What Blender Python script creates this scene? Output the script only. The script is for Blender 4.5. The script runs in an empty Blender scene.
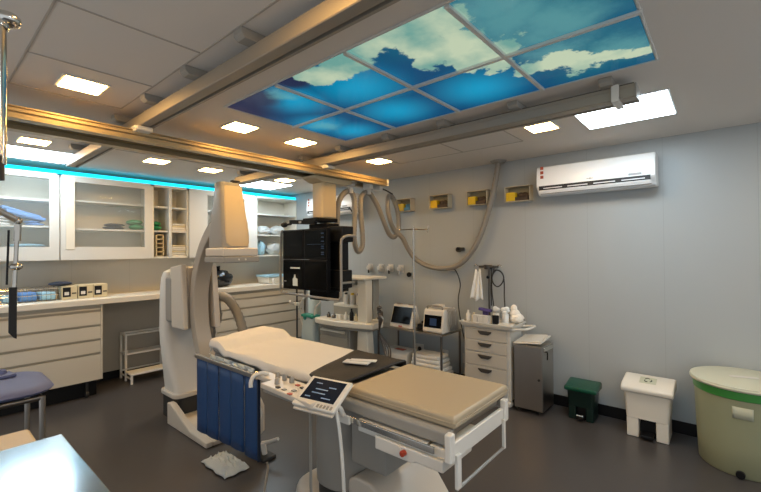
import bpy, bmesh, math, random
from mathutils import Vector, Matrix
random.seed(7)
C = bpy.context.scene.collection
PI = math.pi
sc = bpy.context.scene

# ------------------------------------------------------------------ materials
def lin(h):
    if isinstance(h, str):
        h = h.lstrip('#'); c = [int(h[i:i+2], 16)/255 for i in (0, 2, 4)]
    else: c = list(h)
    return tuple((x/12.92 if x <= .04045 else ((x+.055)/1.055)**2.4) for x in c) + (1,)

def mat(name, col, rough=.5, metal=0., emit=None, es=0., trans=0., alpha=1., var=.0, vscale=8., bump=0., bscale=60., spec=.5, coat=0.):
    m = bpy.data.materials.new(name); m.use_nodes = True
    nt = m.node_tree; b = nt.nodes['Principled BSDF']
    b.inputs['Base Color'].default_value = lin(col)
    b.inputs['Roughness'].default_value = rough
    b.inputs['Metallic'].default_value = metal
    b.inputs['Specular IOR Level'].default_value = spec
    b.inputs['Transmission Weight'].default_value = trans
    b.inputs['Alpha'].default_value = alpha
    b.inputs['Coat Weight'].default_value = coat
    if emit is not None:
        b.inputs['Emission Color'].default_value = lin(emit); b.inputs['Emission Strength'].default_value = es
    tc = nt.nodes.new('ShaderNodeTexCoord')
    if var:
        n = nt.nodes.new('ShaderNodeTexNoise'); n.inputs['Scale'].default_value = vscale; n.inputs['Detail'].default_value = 4
        nt.links.new(tc.outputs['Object'], n.inputs['Vector'])
        mx = nt.nodes.new('ShaderNodeMix'); mx.data_type = 'RGBA'
        c = lin(col)
        mx.inputs[6].default_value = tuple(x*(1-var) for x in c[:3])+(1,)
        mx.inputs[7].default_value = tuple(min(1, x*(1+var)) for x in c[:3])+(1,)
        nt.links.new(n.outputs['Fac'], mx.inputs[0]); nt.links.new(mx.outputs[2], b.inputs['Base Color'])
    if bump:
        n = nt.nodes.new('ShaderNodeTexNoise'); n.inputs['Scale'].default_value = bscale; n.inputs['Detail'].default_value = 3
        nt.links.new(tc.outputs['Object'], n.inputs['Vector'])
        bp = nt.nodes.new('ShaderNodeBump'); bp.inputs['Strength'].default_value = bump; bp.inputs['Distance'].default_value = .01
        nt.links.new(n.outputs['Fac'], bp.inputs['Height']); nt.links.new(bp.outputs['Normal'], b.inputs['Normal'])
    return m

def emis(name, col, s):
    m = bpy.data.materials.new(name); m.use_nodes = True
    nt = m.node_tree; nt.nodes.clear()
    e = nt.nodes.new('ShaderNodeEmission'); e.inputs[0].default_value = lin(col); e.inputs[1].default_value = s
    o = nt.nodes.new('ShaderNodeOutputMaterial'); nt.links.new(e.outputs[0], o.inputs[0])
    return m

M = {}
M['ceiling'] = mat('ceiling_paint', '#d8d1c8', .75, var=.03, vscale=1.2)
M['seam'] = mat('ceiling_seam', '#aea69b', .8)
M['cream'] = mat('cream_laminate', '#dcd5c5', .32, var=.02, vscale=2)
M['worktop'] = mat('worktop_white', '#e8e2d4', .25)
M['upper'] = mat('upper_white', '#d0d0cb', .35)
M['inside'] = mat('cabinet_inside', '#e2dfd3', .5)
M['black'] = mat('black_plastic', '#0c0d0f', .45, spec=.3)
M['blackmatte'] = mat('black_matte', '#16171a', .8, bump=.15)
M['rubber'] = mat('dark_rubber', '#2c2b29', .6)
M['alu'] = mat('rail_aluminium', '#9d9486', .5, metal=.35, var=.05, vscale=3)
M['champ'] = mat('bridge_champagne_aluminium', '#b3a07c', .32, metal=.6, var=.05, vscale=3)
M['dark_alu'] = mat('dark_slot', '#4d4740', .5, metal=.5)
M['chrome'] = mat('chrome', '#d8d6d0', .14, metal=1.)
M['steel'] = mat('brushed_steel', '#b8b2aa', .28, metal=1., var=.06, vscale=5)
M['steel_dark'] = mat('dark_steel', '#6b655f', .35, metal=.9)
M['ac'] = mat('ac_plastic', '#f2f3f3', .22)
M['ac_dark'] = mat('ac_vent', '#1b1d1f', .5)
M['ac_red'] = mat('sticker_red', '#b0553f', .5)
M['grey_mark'] = mat('grey_mark', '#9fa3a6', .5)
M['gold'] = mat('lamp_tinted_shell', '#c2b08e', .35)  # warm tint of the nearby downlights put into the shell colour
M['mach'] = mat('machine_ivory', '#c9c0b2', .33)
M['mach_l'] = mat('machine_white', '#d6d2c9', .3)
M['mach_g'] = mat('machine_grey', '#938f87', .4)
M['carm'] = mat('carm_grey', '#a79f92', .35)
M['tan'] = mat('tan_vinyl', '#ab9b80', .42, bump=.06, bscale=200)
M['pad'] = mat('black_pad', '#1f1d1b', .7, bump=.2, bscale=90)
M['sheet'] = mat('white_sheet', '#d6d2ca', .75, bump=.35, bscale=18)
M['plastic_clear'] = mat('clear_film', '#e8e6e0', .12, trans=.75, bump=.6, bscale=25)
M['glass'] = mat('cabinet_glass', '#c8d0cc', .04, alpha=.10)
M['lead_blue'] = mat('lead_blue', '#184070', .42, var=.06, vscale=6)
M['lead_edge'] = mat('lead_edge', '#12233a', .6)
M['screen'] = mat('monitor_screen', '#030406', .2, spec=.12)
M['screen_on'] = mat('tablet_screen', '#101824', .12, emit='#1c2c44', es=.10)
M['screen_txt'] = mat('tablet_text', '#6f88a4', .3, emit='#6a86a8', es=.15)
M['bezel'] = mat('monitor_bezel', '#08080b', .5, spec=.15)
M['blueish'] = mat('screen_blue_marks', '#1a2f4c', .3, emit='#1f3c68', es=.15)
M['sticker'] = mat('white_sticker', '#dfe9ea', .5)
M['hose'] = mat('hose_grey', '#8b857b', .5, bump=.3, bscale=120)
M['pole'] = mat('steel_pole', '#c2bdb4', .2, metal=1.)
M['green_d'] = mat('green_bin_plastic', '#061f1a', .3)
M['green_lid'] = mat('green_bin_lid', '#0b4936', .25)
M['bin_white'] = mat('bin_white_plastic', '#ddd8cc', .35)
M['barrel'] = mat('barrel_plastic', '#94977a', .38, var=.05, vscale=4)
M['barrel_lid'] = mat('barrel_lid_plastic', '#c4c4ae', .35)
M['green'] = mat('barrel_green_band', '#3c8a3e', .4)
M['label'] = mat('paper_label', '#bdbfa8', .6)
M['yellow'] = mat('yellow_card', '#e0b91c', .5)
M['box_ac'] = mat('acrylic_box', '#beb49c', .35)
M['glove'] = mat('glove_dark', '#4a3a2c', .6)
M['glove_b'] = mat('glove_blue', '#4f86a8', .6)
M['box_back'] = mat('box_back', '#8d8468', .6)
M['blue_cloth'] = mat('blue_cloth', '#5f8cc8', .8, bump=.5, bscale=25)
M['navy_cloth'] = mat('navy_cloth', '#2c3242', .85, bump=.4, bscale=30)
M['green_cloth'] = mat('green_cloth', '#2f8f63', .8, bump=.5, bscale=25)
M['white_cloth'] = mat('white_cloth', '#e2e4e2', .8, bump=.5, bscale=25)
M['film'] = mat('pale_film', '#cfd6d6', .3, bump=.8, bscale=30, trans=.25)
M['lblue'] = mat('light_blue_plastic', '#9cc6dc', .35, bump=.3, bscale=30)
M['beige_box'] = mat('beige_box', '#cdbf9c', .5)
M['bag_black'] = mat('black_bag', '#0c0c10', .22, bump=.8, bscale=28)
M['stretch'] = mat('stretcher_blue', '#5a648c', .6, bump=.15, bscale=60)
M['cart'] = mat('cart_plastic', '#c6c3ba', .4)
M['cart_drawer'] = mat('cart_drawer', '#b7b3a9', .4)
M['handle_d'] = mat('handle_dark', '#3a3733', .45)
M['teal'] = mat('teal_plastic', '#2f8b78', .4)
M['bagblue'] = mat('pale_blue_bag', '#b4c4c4', .5, bump=.4, bscale=25)
M['anes'] = mat('anes_ivory', '#d8d4c6', .35)
M['anes_g'] = mat('anes_grey', '#97958c', .4)
M['groove'] = mat('drawer_gap_shade', '#bdb3a0', .6)  # darker than the cream fronts: shade of the drawer gaps put into the colour
M['wood'] = mat('plywood', '#b0a183', .5, var=.08, vscale=5)
M['red'] = mat('red_button', '#a33a20', .3)
M['purple'] = mat('purple_pack', '#4b3c78', .5)
M['cotton'] = mat('cotton', '#ece7dc', .95, bump=.8, bscale=30)
M['stool'] = mat('stool_white', '#f0ede6', .35)
M['desk'] = mat('desk_back', '#b3ac9e', .6)
M['bench'] = mat('beige_vinyl', '#c8b695', .45)
M['tray'] = mat('steel_table_top', '#aebcc6', .16, metal=1., bump=.1, bscale=2.2)
M['outlet_hole'] = mat('outlet_hole', '#3a3632', .5)
M['spot'] = emis('downlight_warm', (1., .78, .45), 66)
M['spot_n'] = emis('downlight_neutral', (1., .9, .8), 45)
M['panel_l'] = emis('panel_cool', (.87, .95, 1.), 22)
M['led'] = emis('cyan_led', (.10, .78, .95), 3)

# floor: dark vinyl with soft mottling and gloss
m = M['floor'] = mat('dark_vinyl_floor', '#444140', .3, var=.12, vscale=1.6, spec=.5, bump=.03, bscale=30)
# laminate wall with fine vertical joints
def wallmat(name, col, axis):
    m = mat(name, col, .38, bump=0)
    nt = m.node_tree; b = nt.nodes['Principled BSDF']
    g = nt.nodes.new('ShaderNodeNewGeometry'); sp = nt.nodes.new('ShaderNodeSeparateXYZ')
    nt.links.new(g.outputs['Position'], sp.inputs[0])
    def mth(op, a, bb):
        n = nt.nodes.new('ShaderNodeMath'); n.operation = op
        for i, v in enumerate((a, bb)):
            if isinstance(v, (int, float)): n.inputs[i].default_value = v
            else: nt.links.new(v, n.inputs[i])
        return n.outputs[0]
    mo = mth('PINGPONG', sp.outputs[axis], .31)
    l = mth('LESS_THAN', mo, .002)
    mx = nt.nodes.new('ShaderNodeMix'); mx.data_type = 'RGBA'
    c = lin(col)
    mx.inputs[6].default_value = c; mx.inputs[7].default_value = tuple(x*.86 for x in c[:3])+(1,)
    nt.links.new(l, mx.inputs[0]); nt.links.new(mx.outputs[2], b.inputs['Base Color'])
    return m
M['wall'] = wallmat('wall_laminate', '#a6abac', 1)
M['wall_b'] = wallmat('wall_laminate_back', '#c9c3b6', 0)

# backlit sky picture (a printed translucent image)
def skymat():
    m = bpy.data.materials.new('sky_picture'); m.use_nodes = True
    nt = m.node_tree; nt.nodes.clear(); N = nt.nodes; L = nt.links
    geo = N.new('ShaderNodeNewGeometry')
    noise = N.new('ShaderNodeTexNoise'); noise.inputs['Scale'].default_value = 5.5; noise.inputs['Detail'].default_value = 7; noise.inputs['Roughness'].default_value = .62
    L.new(geo.outputs['Position'], noise.inputs['Vector'])
    sub = N.new('ShaderNodeVectorMath'); sub.operation = 'SUBTRACT'; sub.inputs[1].default_value = (.5, .5, .5)
    L.new(noise.outputs['Color'], sub.inputs[0])
    scl = N.new('ShaderNodeVectorMath'); scl.operation = 'SCALE'; scl.inputs['Scale'].default_value = .34
    L.new(sub.outputs[0], scl.inputs[0])
    flat = N.new('ShaderNodeVectorMath'); flat.operation = 'MULTIPLY'; flat.inputs[1].default_value = (1, 1, 0)
    L.new(scl.outputs[0], flat.inputs[0])
    add = N.new('ShaderNodeVectorMath'); add.operation = 'ADD'
    L.new(geo.outputs['Position'], add.inputs[0]); L.new(flat.outputs[0], add.inputs[1])
    def blob(x, y, r, hard, src):
        d = N.new('ShaderNodeVectorMath'); d.operation = 'DISTANCE'; d.inputs[1].default_value = (x, y, 2.592)
        L.new(src, d.inputs[0])
        mr = N.new('ShaderNodeMapRange'); mr.interpolation_type = 'SMOOTHSTEP'
        mr.inputs['From Min'].default_value = r*hard; mr.inputs['From Max'].default_value = r
        mr.inputs['To Min'].default_value = 1; mr.inputs['To Max'].default_value = 0
        L.new(d.outputs['Value'], mr.inputs['Value']); return mr.outputs[0]
    def union(bl):
        o = bl[0]
        for b in bl[1:]:
            n = N.new('ShaderNodeMath'); n.operation = 'MAXIMUM'; L.new(o, n.inputs[0]); L.new(b, n.inputs[1]); o = n.outputs[0]
        return o
    W = add.outputs[0]; G = geo.outputs['Position']
    clouds = union([blob(*b, .78, W) for b in [(-2.90,-4.24,.11),(-2.88,-4.40,.14),(-2.84,-4.53,.13),(-2.97,-4.55,.14),(-2.98,-4.70,.15),(-2.93,-4.84,.12),
        (-2.93,-4.98,.14),(-2.76,-4.90,.13),(-2.64,-4.83,.12),(-2.85,-5.10,.13),(-2.62,-4.98,.14),(-2.53,-5.08,.14),(-2.44,-4.98,.09),(-2.72,-5.08,.12),(-2.36,-5.10,.09),
        (-2.18,-5.20,.10),(-2.17,-5.32,.12),(-2.10,-5.42,.12),(-2.05,-5.55,.10),(-2.0,-5.66,.08),(-2.5,-5.22,.1)]])
    soft = union([blob(*b, .1, W) for b in [(-2.7,-5.3,.3),(-2.55,-5.45,.3),(-2.85,-5.3,.25),(-2.3,-5.35,.2),(-2.1,-5.6,.22),(-2.85,-3.9,.12),(-2.25,-3.6,.18)]])
    glow = union([blob(*b, .0, G) for b in [(-2.74,-3.88,.34),(-2.62,-4.33,.42),(-2.15,-4.25,.36),(-2.12,-4.87,.38),(-2.30,-3.62,.32),(-2.02,-3.7,.3)]])
    teal = union([blob(*b, .0, W) for b in [(-2.7,-5.5,.8),(-2.95,-5.0,.5),(-2.15,-5.55,.55)]])
    dark = union([blob(*b, .45, G) for b in [(-2.99,-3.44,.46),(-2.95,-3.7,.25),(-2.95,-4.12,.16)]])
    cur = None
    def mix(fac, colA, colB, k=1.):
        mx = N.new('ShaderNodeMix'); mx.data_type = 'RGBA'
        if k != 1.:
            n = N.new('ShaderNodeMath'); n.operation = 'MULTIPLY'; n.inputs[1].default_value = k; L.new(fac, n.inputs[0]); fac = n.outputs[0]
        L.new(fac, mx.inputs[0])
        for i, c in ((6, colA), (7, colB)):
            if isinstance(c, str): mx.inputs[i].default_value = lin(c)
            else: L.new(c, mx.inputs[i])
        return mx.outputs[2]
    n2 = N.new('ShaderNodeTexNoise'); n2.inputs['Scale'].default_value = 3.2; n2.inputs['Detail'].default_value = 5
    L.new(geo.outputs['Position'], n2.inputs['Vector'])
    r2 = N.new('ShaderNodeMapRange'); r2.inputs['From Min'].default_value = .38; r2.inputs['From Max'].default_value = .62; L.new(n2.outputs['Fac'], r2.inputs['Value'])
    base = mix(glow, '#0c4a74', '#1199c4')
    base = mix(teal, base, '#1d6f80', .85)
    base = mix(dark, base, '#2b2c48', .9)
    base = mix(soft, base, '#6fb0ae', .5)
    cc = mix(r2.outputs[0], '#6fa49a', '#c3d2b4')
    col = mix(clouds, base, cc)
    e = N.new('ShaderNodeEmission'); e.inputs[1].default_value = 1.0; L.new(col, e.inputs[0])
    gl = N.new('ShaderNodeBsdfGlossy'); gl.inputs['Roughness'].default_value = .12; gl.inputs[0].default_value = (.05, .05, .05, 1)
    ad = N.new('ShaderNodeAddShader'); L.new(e.outputs[0], ad.inputs[0]); L.new(gl.outputs[0], ad.inputs[1])
    o = N.new('ShaderNodeOutputMaterial'); L.new(ad.outputs[0], o.inputs[0])
    return m
M['sky'] = skymat()

# ------------------------------------------------------------------ geometry helpers
ORG = {}
def catmull(pts, n=6):
    pts = [Vector(p) for p in pts]
    if len(pts) < 3: return pts
    out = []
    P = [pts[0]*2-pts[1]] + pts + [pts[-1]*2-pts[-2]]
    for i in range(1, len(P)-2):
        p0, p1, p2, p3 = P[i-1:i+3]
        for k in range(n):
            t = k/n
            out.append(.5*((2*p1)+(-p0+p2)*t+(2*p0-5*p1+4*p2-p3)*t*t+(-p0+3*p1-3*p2+p3)*t**3))
    out.append(pts[-1]); return out

class MB:
    def __init__(s): s.bm = bmesh.new()
    def box(s, x0, x1, y0, y1, z0, z1):
        r = bmesh.ops.create_cube(s.bm, size=1)
        for v in r['verts']:
            v.co = Vector(((x0+x1)/2+v.co.x*(x1-x0), (y0+y1)/2+v.co.y*(y1-y0), (z0+z1)/2+v.co.z*(z1-z0)))
        return s
    def obox(s, c, size, rot=(0, 0, 0)):
        from mathutils import Euler
        R = Euler(rot).to_matrix()
        r = bmesh.ops.create_cube(s.bm, size=1)
        for v in r['verts']:
            v.co = Vector(c)+R@Vector((v.co.x*size[0], v.co.y*size[1], v.co.z*size[2]))
        return s
    def cyl(s, a, b, r, r2=None, n=20):
        a = Vector(a); b = Vector(b); d = b-a
        res = bmesh.ops.create_cone(s.bm, cap_ends=True, segments=n, radius1=r, radius2=r if r2 is None else r2, depth=d.length)
        Q = Vector((0, 0, 1)).rotation_difference(d.normalized()).to_matrix()
        for v in res['verts']: v.co = (a+b)/2+Q@v.co
        return s
    def sph(s, c, r, n=16, f=None):
        if isinstance(r, (int, float)): r = (r, r, r)
        res = bmesh.ops.create_uvsphere(s.bm, u_segments=n, v_segments=max(6, n//2), radius=1)
        for v in res['verts']:
            v.co = Vector((c[0]+v.co.x*r[0], c[1]+v.co.y*r[1], c[2]+v.co.z*r[2]))
        return s
    def tube(s, pts, r, n=10, smooth=True, k=6, ridges=False):
        P = catmull(pts, k) if smooth else [Vector(p) for p in pts]
        rings = []
        up = Vector((0, 0, 1)); t0 = (P[1]-P[0]).normalized()
        u = up.cross(t0)
        if u.length < .01: u = Vector((1, 0, 0)).cross(t0)
        u.normalize()
        for i, p in enumerate(P):
            t = (P[min(i+1, len(P)-1)]-P[max(i-1, 0)]).normalized()
            u = (u-t*u.dot(t)).normalized(); w = t.cross(u)
            rr = r*(1.12 if (ridges and i % 2) else 1)
            rings.append([s.bm.verts.new(p+(u*math.cos(2*PI*j/n)+w*math.sin(2*PI*j/n))*rr) for j in range(n)])
        for a, b in zip(rings, rings[1:]):
            for j in range(n): s.bm.faces.new((a[j], a[(j+1) % n], b[(j+1) % n], b[j]))
        s.bm.faces.new(rings[0][::-1]); s.bm.faces.new(rings[-1])
        return s
    def lathe(s, c, prof, n=40, sx=1, sy=1):
        rings = []
        for r, z in prof:
            if r < 1e-5: rings.append([s.bm.verts.new((c[0], c[1], c[2]+z))])
            else: rings.append([s.bm.verts.new((c[0]+r*sx*math.cos(2*PI*j/n), c[1]+r*sy*math.sin(2*PI*j/n), c[2]+z)) for j in range(n)])
        for a, b in zip(rings, rings[1:]):
            if len(a) == 1 and len(b) == 1: continue
            for j in range(n):
                k = (j+1) % n
                if len(a) == 1: s.bm.faces.new((a[0], b[k], b[j]))
                elif len(b) == 1: s.bm.faces.new((a[j], a[k], b[0]))
                else: s.bm.faces.new((a[j], a[k], b[k], b[j]))
        return s
    def prism(s, poly, axis, a, b, taper=None):
        # poly: 2D points in the two remaining axes (order x,y,z)
        def mk(p, t, q=1):
            l = list(p); l.insert('xyz'.index(axis), t); return s.bm.verts.new(l)
        A = [mk(p, a) for p in poly]; B = [mk(p, b) for p in (taper or poly)]
        s.bm.faces.new(A[::-1]); s.bm.faces.new(B); n = len(poly)
        for i in range(n): s.bm.faces.new((A[i], A[(i+1) % n], B[(i+1) % n], B[i]))
        return s
    def loft(s, rings):
        R = [[s.bm.verts.new(p) for p in r] for r in rings]
        n = len(R[0])
        for a, b in zip(R, R[1:]):
            for j in range(n): s.bm.faces.new((a[j], a[(j+1) % n], b[(j+1) % n], b[j]))
        s.bm.faces.new(R[0][::-1]); s.bm.faces.new(R[-1]); return s
    def grid(s, fn, nu, nv, thick=0):
        V = [[s.bm.verts.new(fn(i/nu, j/nv)) for j in range(nv+1)] for i in range(nu+1)]
        for i in range(nu):
            for j in range(nv): s.bm.faces.new((V[i][j], V[i+1][j], V[i+1][j+1], V[i][j+1]))
        return s
    def build(s, name, m, parent=None, bevel=0, smooth=True, solid=0, sub=0, seg=2, kind=None):
        bmesh.ops.recalc_face_normals(s.bm, faces=s.bm.faces)
        org = ORG.get(parent.name, Vector()) if parent else Vector()
        me = bpy.data.meshes.new(name)
        for v in s.bm.verts: v.co -= org
        s.bm.to_mesh(me); s.bm.free()
        if isinstance(m, str): m = M[m]
        me.materials.append(m)
        o = bpy.data.objects.new(name, me); C.objects.link(o)
        if parent: o.parent = parent
        ORG[o.name] = org
        if smooth:
            for p in me.polygons: p.use_smooth = True
        if solid:
            md = o.modifiers.new('solid', 'SOLIDIFY'); md.thickness = solid
        if bevel:
            md = o.modifiers.new('bevel', 'BEVEL'); md.width = bevel; md.segments = seg; md.limit_method = 'ANGLE'; md.angle_limit = .6
            md.harden_normals = True
        elif smooth:
            try: me.set_sharp_from_angle(angle=.7)
            except Exception: pass
        if sub:
            md = o.modifiers.new('sub', 'SUBSURF'); md.levels = sub; md.render_levels = sub
        if kind: o['kind'] = kind
        return o

def crumpled(c, r, seed, amp=.16, n=36, flat=.0):
    """closed lump with creased, folded surface, sitting on z = c[2]"""
    rr = random.Random(seed); mb = MB(); mb.sph((0, 0, 0), 1, n)
    D = [(Vector((rr.uniform(-1, 1), rr.uniform(-1, 1), rr.uniform(-1, 1))).normalized(), rr.uniform(3, 9), rr.uniform(0, 6.28)) for _ in range(9)]
    for v in mb.bm.verts:
        p = v.co.copy()
        k = sum(abs(math.sin(p.dot(d_)*f_+ph)) for d_, f_, ph in D)/9-.6
        q = p*(1+amp*2.2*k)
        v.co = Vector((c[0]+q.x*r[0], c[1]+q.y*r[1], c[2]+max(0, (q.z+.85)/1.85)*2*r[2]))
    return mb
def tag(o, label, cat, group=None, kind=None):
    o['label'] = label; o['category'] = cat
    if group: o['group'] = group
    if kind: o['kind'] = kind
    return o
def thing(name, label, cat, loc, group=None, local=False, rotz=0):
    o = bpy.data.objects.new(name, None); C.objects.link(o); o.location = loc; o.rotation_euler = (0, 0, rotz)
    o.empty_display_size = .05
    ORG[o.name] = Vector() if local else Vector(loc)
    return tag(o, label, cat, group)
def relabel(o, label, cat, group=None): return tag(o, label, cat, group)
def dup(root, loc, rotz, label, scale=None):
    r = root.copy(); C.objects.link(r); r.location = loc; r.rotation_euler = (0, 0, rotz); r['label'] = label
    if scale: r.scale = scale
    def rec(src, dst):
        for ch in list(src.children):
            c = ch.copy(); C.objects.link(c); c.parent = dst; rec(ch, c)
    rec(root, r)
    return r
def struct(name, mb, m, **k):
    return mb.build(name, m, kind='structure', **k)
def single(name, mb, m, loc, label, cat, group=None, **k):
    """one-mesh thing, its origin moved to loc"""
    ORG['__tmp'] = Vector(loc)
    class F: name = '__tmp'
    org = Vector(loc)
    for v in mb.bm.verts: v.co -= org
    o = mb.build(name, m, None, **k); o.location = loc
    return tag(o, label, cat, group)

# ------------------------------------------------------------------ camera
cam = bpy.data.cameras.new('camera'); co = bpy.data.objects.new('camera', cam); C.objects.link(co)
cam.sensor_fit = 'HORIZONTAL'; cam.sensor_width = 36; cam.lens = 401.9336/761*36
yaw, pitch, roll = [math.radians(a) for a in (49.45990346, 0.62620598, -0.49677103)]
d = Vector((math.sin(yaw)*math.cos(pitch), math.cos(yaw)*math.cos(pitch), math.sin(pitch)))
r = Vector((math.cos(yaw), -math.sin(yaw), 0)); u = r.cross(d)
r2 = r*math.cos(roll)+u*math.sin(roll); u2 = -r*math.sin(roll)+u*math.cos(roll)
co.matrix_world = Matrix((( r2.x, u2.x, -d.x, -4.3632366), (r2.y, u2.y, -d.y, -5.98906792), (r2.z, u2.z, -d.z, 1.61370201), (0, 0, 0, 1)))
cam.clip_start = .02; sc.camera = co

# ------------------------------------------------------------------ room shell
XL, YF, H = -5.6, -7.6, 2.6
struct('floor', MB().box(XL-.1, .1, YF-.1, .1, -.1, 0), 'floor', smooth=False)
struct('ceiling', MB().box(XL-.1, .1, YF-.1, .1, H, H+.1), 'ceiling', smooth=False)
struct('wall_back', MB().box(XL-.1, .1, 0, .1, 0, H), 'wall_b', smooth=False)
struct('wall_right', MB().box(0, .1, YF-.1, 0, 0, H), 'wall', smooth=False)
struct('baseboard_right', MB().box(-.014, 0, YF, 0, 0, .105), 'black', bevel=.003)
struct('baseboard_back', MB().box(-2.93, -1.62, -.014, 0, 0, .105), 'black', bevel=.003)
# ceiling panel joints
n = 0
def seam(x0, x1, y0, y1):
    global n; n += 1
    struct('trim_%d' % n, MB().box(x0, x1, y0, y1, H-.0035, H+.001), 'seam', smooth=False)
w = .0045
for (x, ya, yb) in ((-4.0, -5.2, -2.87), (-3.43, -5.2, -2.87), (-.74, -4.61, -3.2)): seam(x-w, x+w, ya, yb)
for (y, xa, xb) in ((-3.42, -4.0, -3.43), (-4.03, -4.0, -3.43), (-2.87, -4.0, -3.43), (-4.61, -1.5, -.74), (-4.0, -1.5, -.74), (-3.2, -1.5, -.74), (-1.6, -3.1, -.9)): seam(xa, xb, y-w, y+w)

# ------------------------------------------------------------------ ceiling: lights, sky picture, rails, bridge
proto = thing('downlight', 'small square warm ceiling downlight at far left, between the side rail and the room corner', 'ceiling light', (-3.71, -3.14, H), 'small square downlights', local=True)
MB().box(-.115, .115, -.115, .115, -.006, .0).build('frame', 'upper', proto, bevel=.002)
MB().box(-.098, .098, -.098, .098, -.009, -.006).build('diffuser', 'spot', proto, smooth=False)
for (x, y), lab in {
    (-2.67, -3.09): 'small square warm downlight just left of the sky picture corner',
    (-2.07, -3.09): 'small square warm downlight between the sky picture corner and the gold bridge beam',
    (-1.01, -3.11): 'small square warm downlight beside the right rail, above the hose loops',
    (-1.05, -4.88): 'small square warm downlight between the right rail and the air conditioner',
    (-3.66, -1.40): 'small square downlight at left edge, in front of the large panel above the cabinets',
    (-2.64, -1.35): 'small square downlight behind the bridge, nearest the short end of the left rail',
    (-2.02, -1.30): 'small square downlight behind the bridge, above the open shelves',
    (-1.00, -1.38): 'small square downlight behind the bridge, beside the far large panel light',
    (-3.7, -4.9): 'unseen small square warm downlight, added above the steel table',  # out of view, added by symmetry with the visible downlights
    (-4.3, -6.9): 'unseen square downlight, added behind the viewer at left', (-2.4, -6.9): 'unseen square downlight, added behind the viewer',  # out of view, added so the hidden part of the room is lit too
    (-1.05, -6.9): 'unseen square downlight, added behind the viewer at right'}.items():
    dup(proto, (x, y, H), 0, lab)
proto['label'] = 'small square warm downlight in the seamed ceiling panel, nearest and leftmost of all'
def panel_light(cx, cy, lab):
    t = thing('panel_light', lab, 'ceiling light', (cx, cy, H), 'large square panel lights', local=True)
    MB().box(-.295, .295, -.295, .295, -.006, 0).build('frame', 'upper', t, bevel=.002)
    MB().box(-.282, .282, -.282, .282, -.009, -.006).build('diffuser', 'panel_l', t, smooth=False)
panel_light(-1.03, -5.45, 'large bright square panel light past the end of the right rail, above the air conditioner')
panel_light(-3.55, -.80, 'large bright square panel light above the left wall cabinets')
panel_light(-.95, -.82, 'large bright square panel light above the open shelves in the far corner')
panel_light(-3.55, -6.6, 'unseen large bright square panel light, added behind the viewer')  # out of view, added; gives the steel table a bright reflection

# backlit sky picture: eight tiles in a T-bar frame
t = thing('sky_ceiling_frame', 'white grid frame holding the eight backlit sky picture tiles', 'ceiling frame', (-2.415, -4.585, H))
xs = [-2.985, -2.413, -1.842]; ys = [-3.435, -4.005, -4.582, -5.16, -5.738]
for i, x in enumerate(xs):
    k = .011 if i == 1 else .005
    MB().box(x-k, x+k, ys[-1]-.008, ys[0]+.008, H-(.022 if i == 1 else .012), H).build('frame_bar', 'upper', t, bevel=.002)
for i, y in enumerate(ys):
    k = .011 if 0 < i < 4 else .005
    for a, b in ((xs[0]+.008, xs[1]-.012), (xs[1]+.012, xs[2]-.008)):
        MB().box(a, b, y-k, y+k, H-(.021 if 0 < i < 4 else .011), H).build('frame_bar', 'upper', t, bevel=.002)
names = [('dark violet and blue sky tile at the far left corner of the sky picture', 'pale cyan reflection-streaked sky tile at the far right corner of the sky picture'),
         ('sky tile with a green-white cloud along its left rail side, second row from the far end', 'plain deep blue sky tile, second row from the far end, right column'),
         ('sky tile almost filled by a big pale cloud, third row, left column', 'bright blue sky tile with a cloud only along its upper edge, third row, right column'),
         ('dark teal sky tile nearest the viewer, left column, cut by the top of the photo', 'sky tile with a long yellowish cloud bank, at the near right corner of the picture')]
for j in range(4):
    for i in range(2):
        cx, cy = (xs[i]+xs[i+1])/2, (ys[j]+ys[j+1])/2
        single('sky_tile', MB().box(xs[i]+.01, xs[i+1]-.01, ys[j+1]+.01, ys[j]-.01, H-.008, H-.001), 'sky', (cx, cy, H), names[j][i], 'backlit picture', 'backlit sky tiles', smooth=False)

# ceiling rails
def rail(x0, x1, y0, y1, lab):
    t = thing('ceiling_rail', lab, 'rail', ((x0+x1)/2, (y0+y1)/2, H), 'ceiling rails for the equipment bridge')
    w = x1-x0; z0 = 2.475; z1 = 2.552
    prof = [(x0+.004, z1), (x0+.004, z1-.018), (x0, z1-.022), (x0, z0+.004), (x0+.004, z0), (x0+w*.62, z0), (x0+w*.62, z0+.03), (x0+w*.82, z0+.03), (x0+w*.82, z0), (x1-.002, z0), (x1, z0+.004), (x1, z1)]
    MB().prism(prof, 'y', y0, y1).build('profile', 'alu', t, smooth=False)
    MB().box(x0+.02, x1-.02, y0+.01, y1-.01, z1, z1+.012).build('spine', 'dark_alu', t, smooth=False)
    for y in (-.95, -1.5, -2.1, -2.69, -3.25, -3.82, -4.37, -4.93, -5.48):
        if not (y0+.03 < y < y1-.03): continue
        b = MB()
        b.prism([(x0-.07, H), (x0-.07, H-.03), (x0-.05, H-.046), (x1+.05, H-.046), (x1+.07, H-.03), (x1+.07, H)], 'y', y-.035, y+.035)
        
        b.build('bracket', 'mach_g', t, bevel=.004)
    for y in (y0, y1):
        MB().box(x0-.003, x1+.003, y-.004, y+.004, z0-.003, z1+.002).build('end_cap', 'mach_g', t, bevel=.003)
    return t
rail(-3.36, -3.265, -5.75, -1.05, 'wide ceiling rail to the left of the sky picture, running towards the cabinets')
rail(-1.70, -1.565, -5.62, -1.3, 'ceiling rail to the right of the sky picture, ending at the bright panel light')
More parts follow.
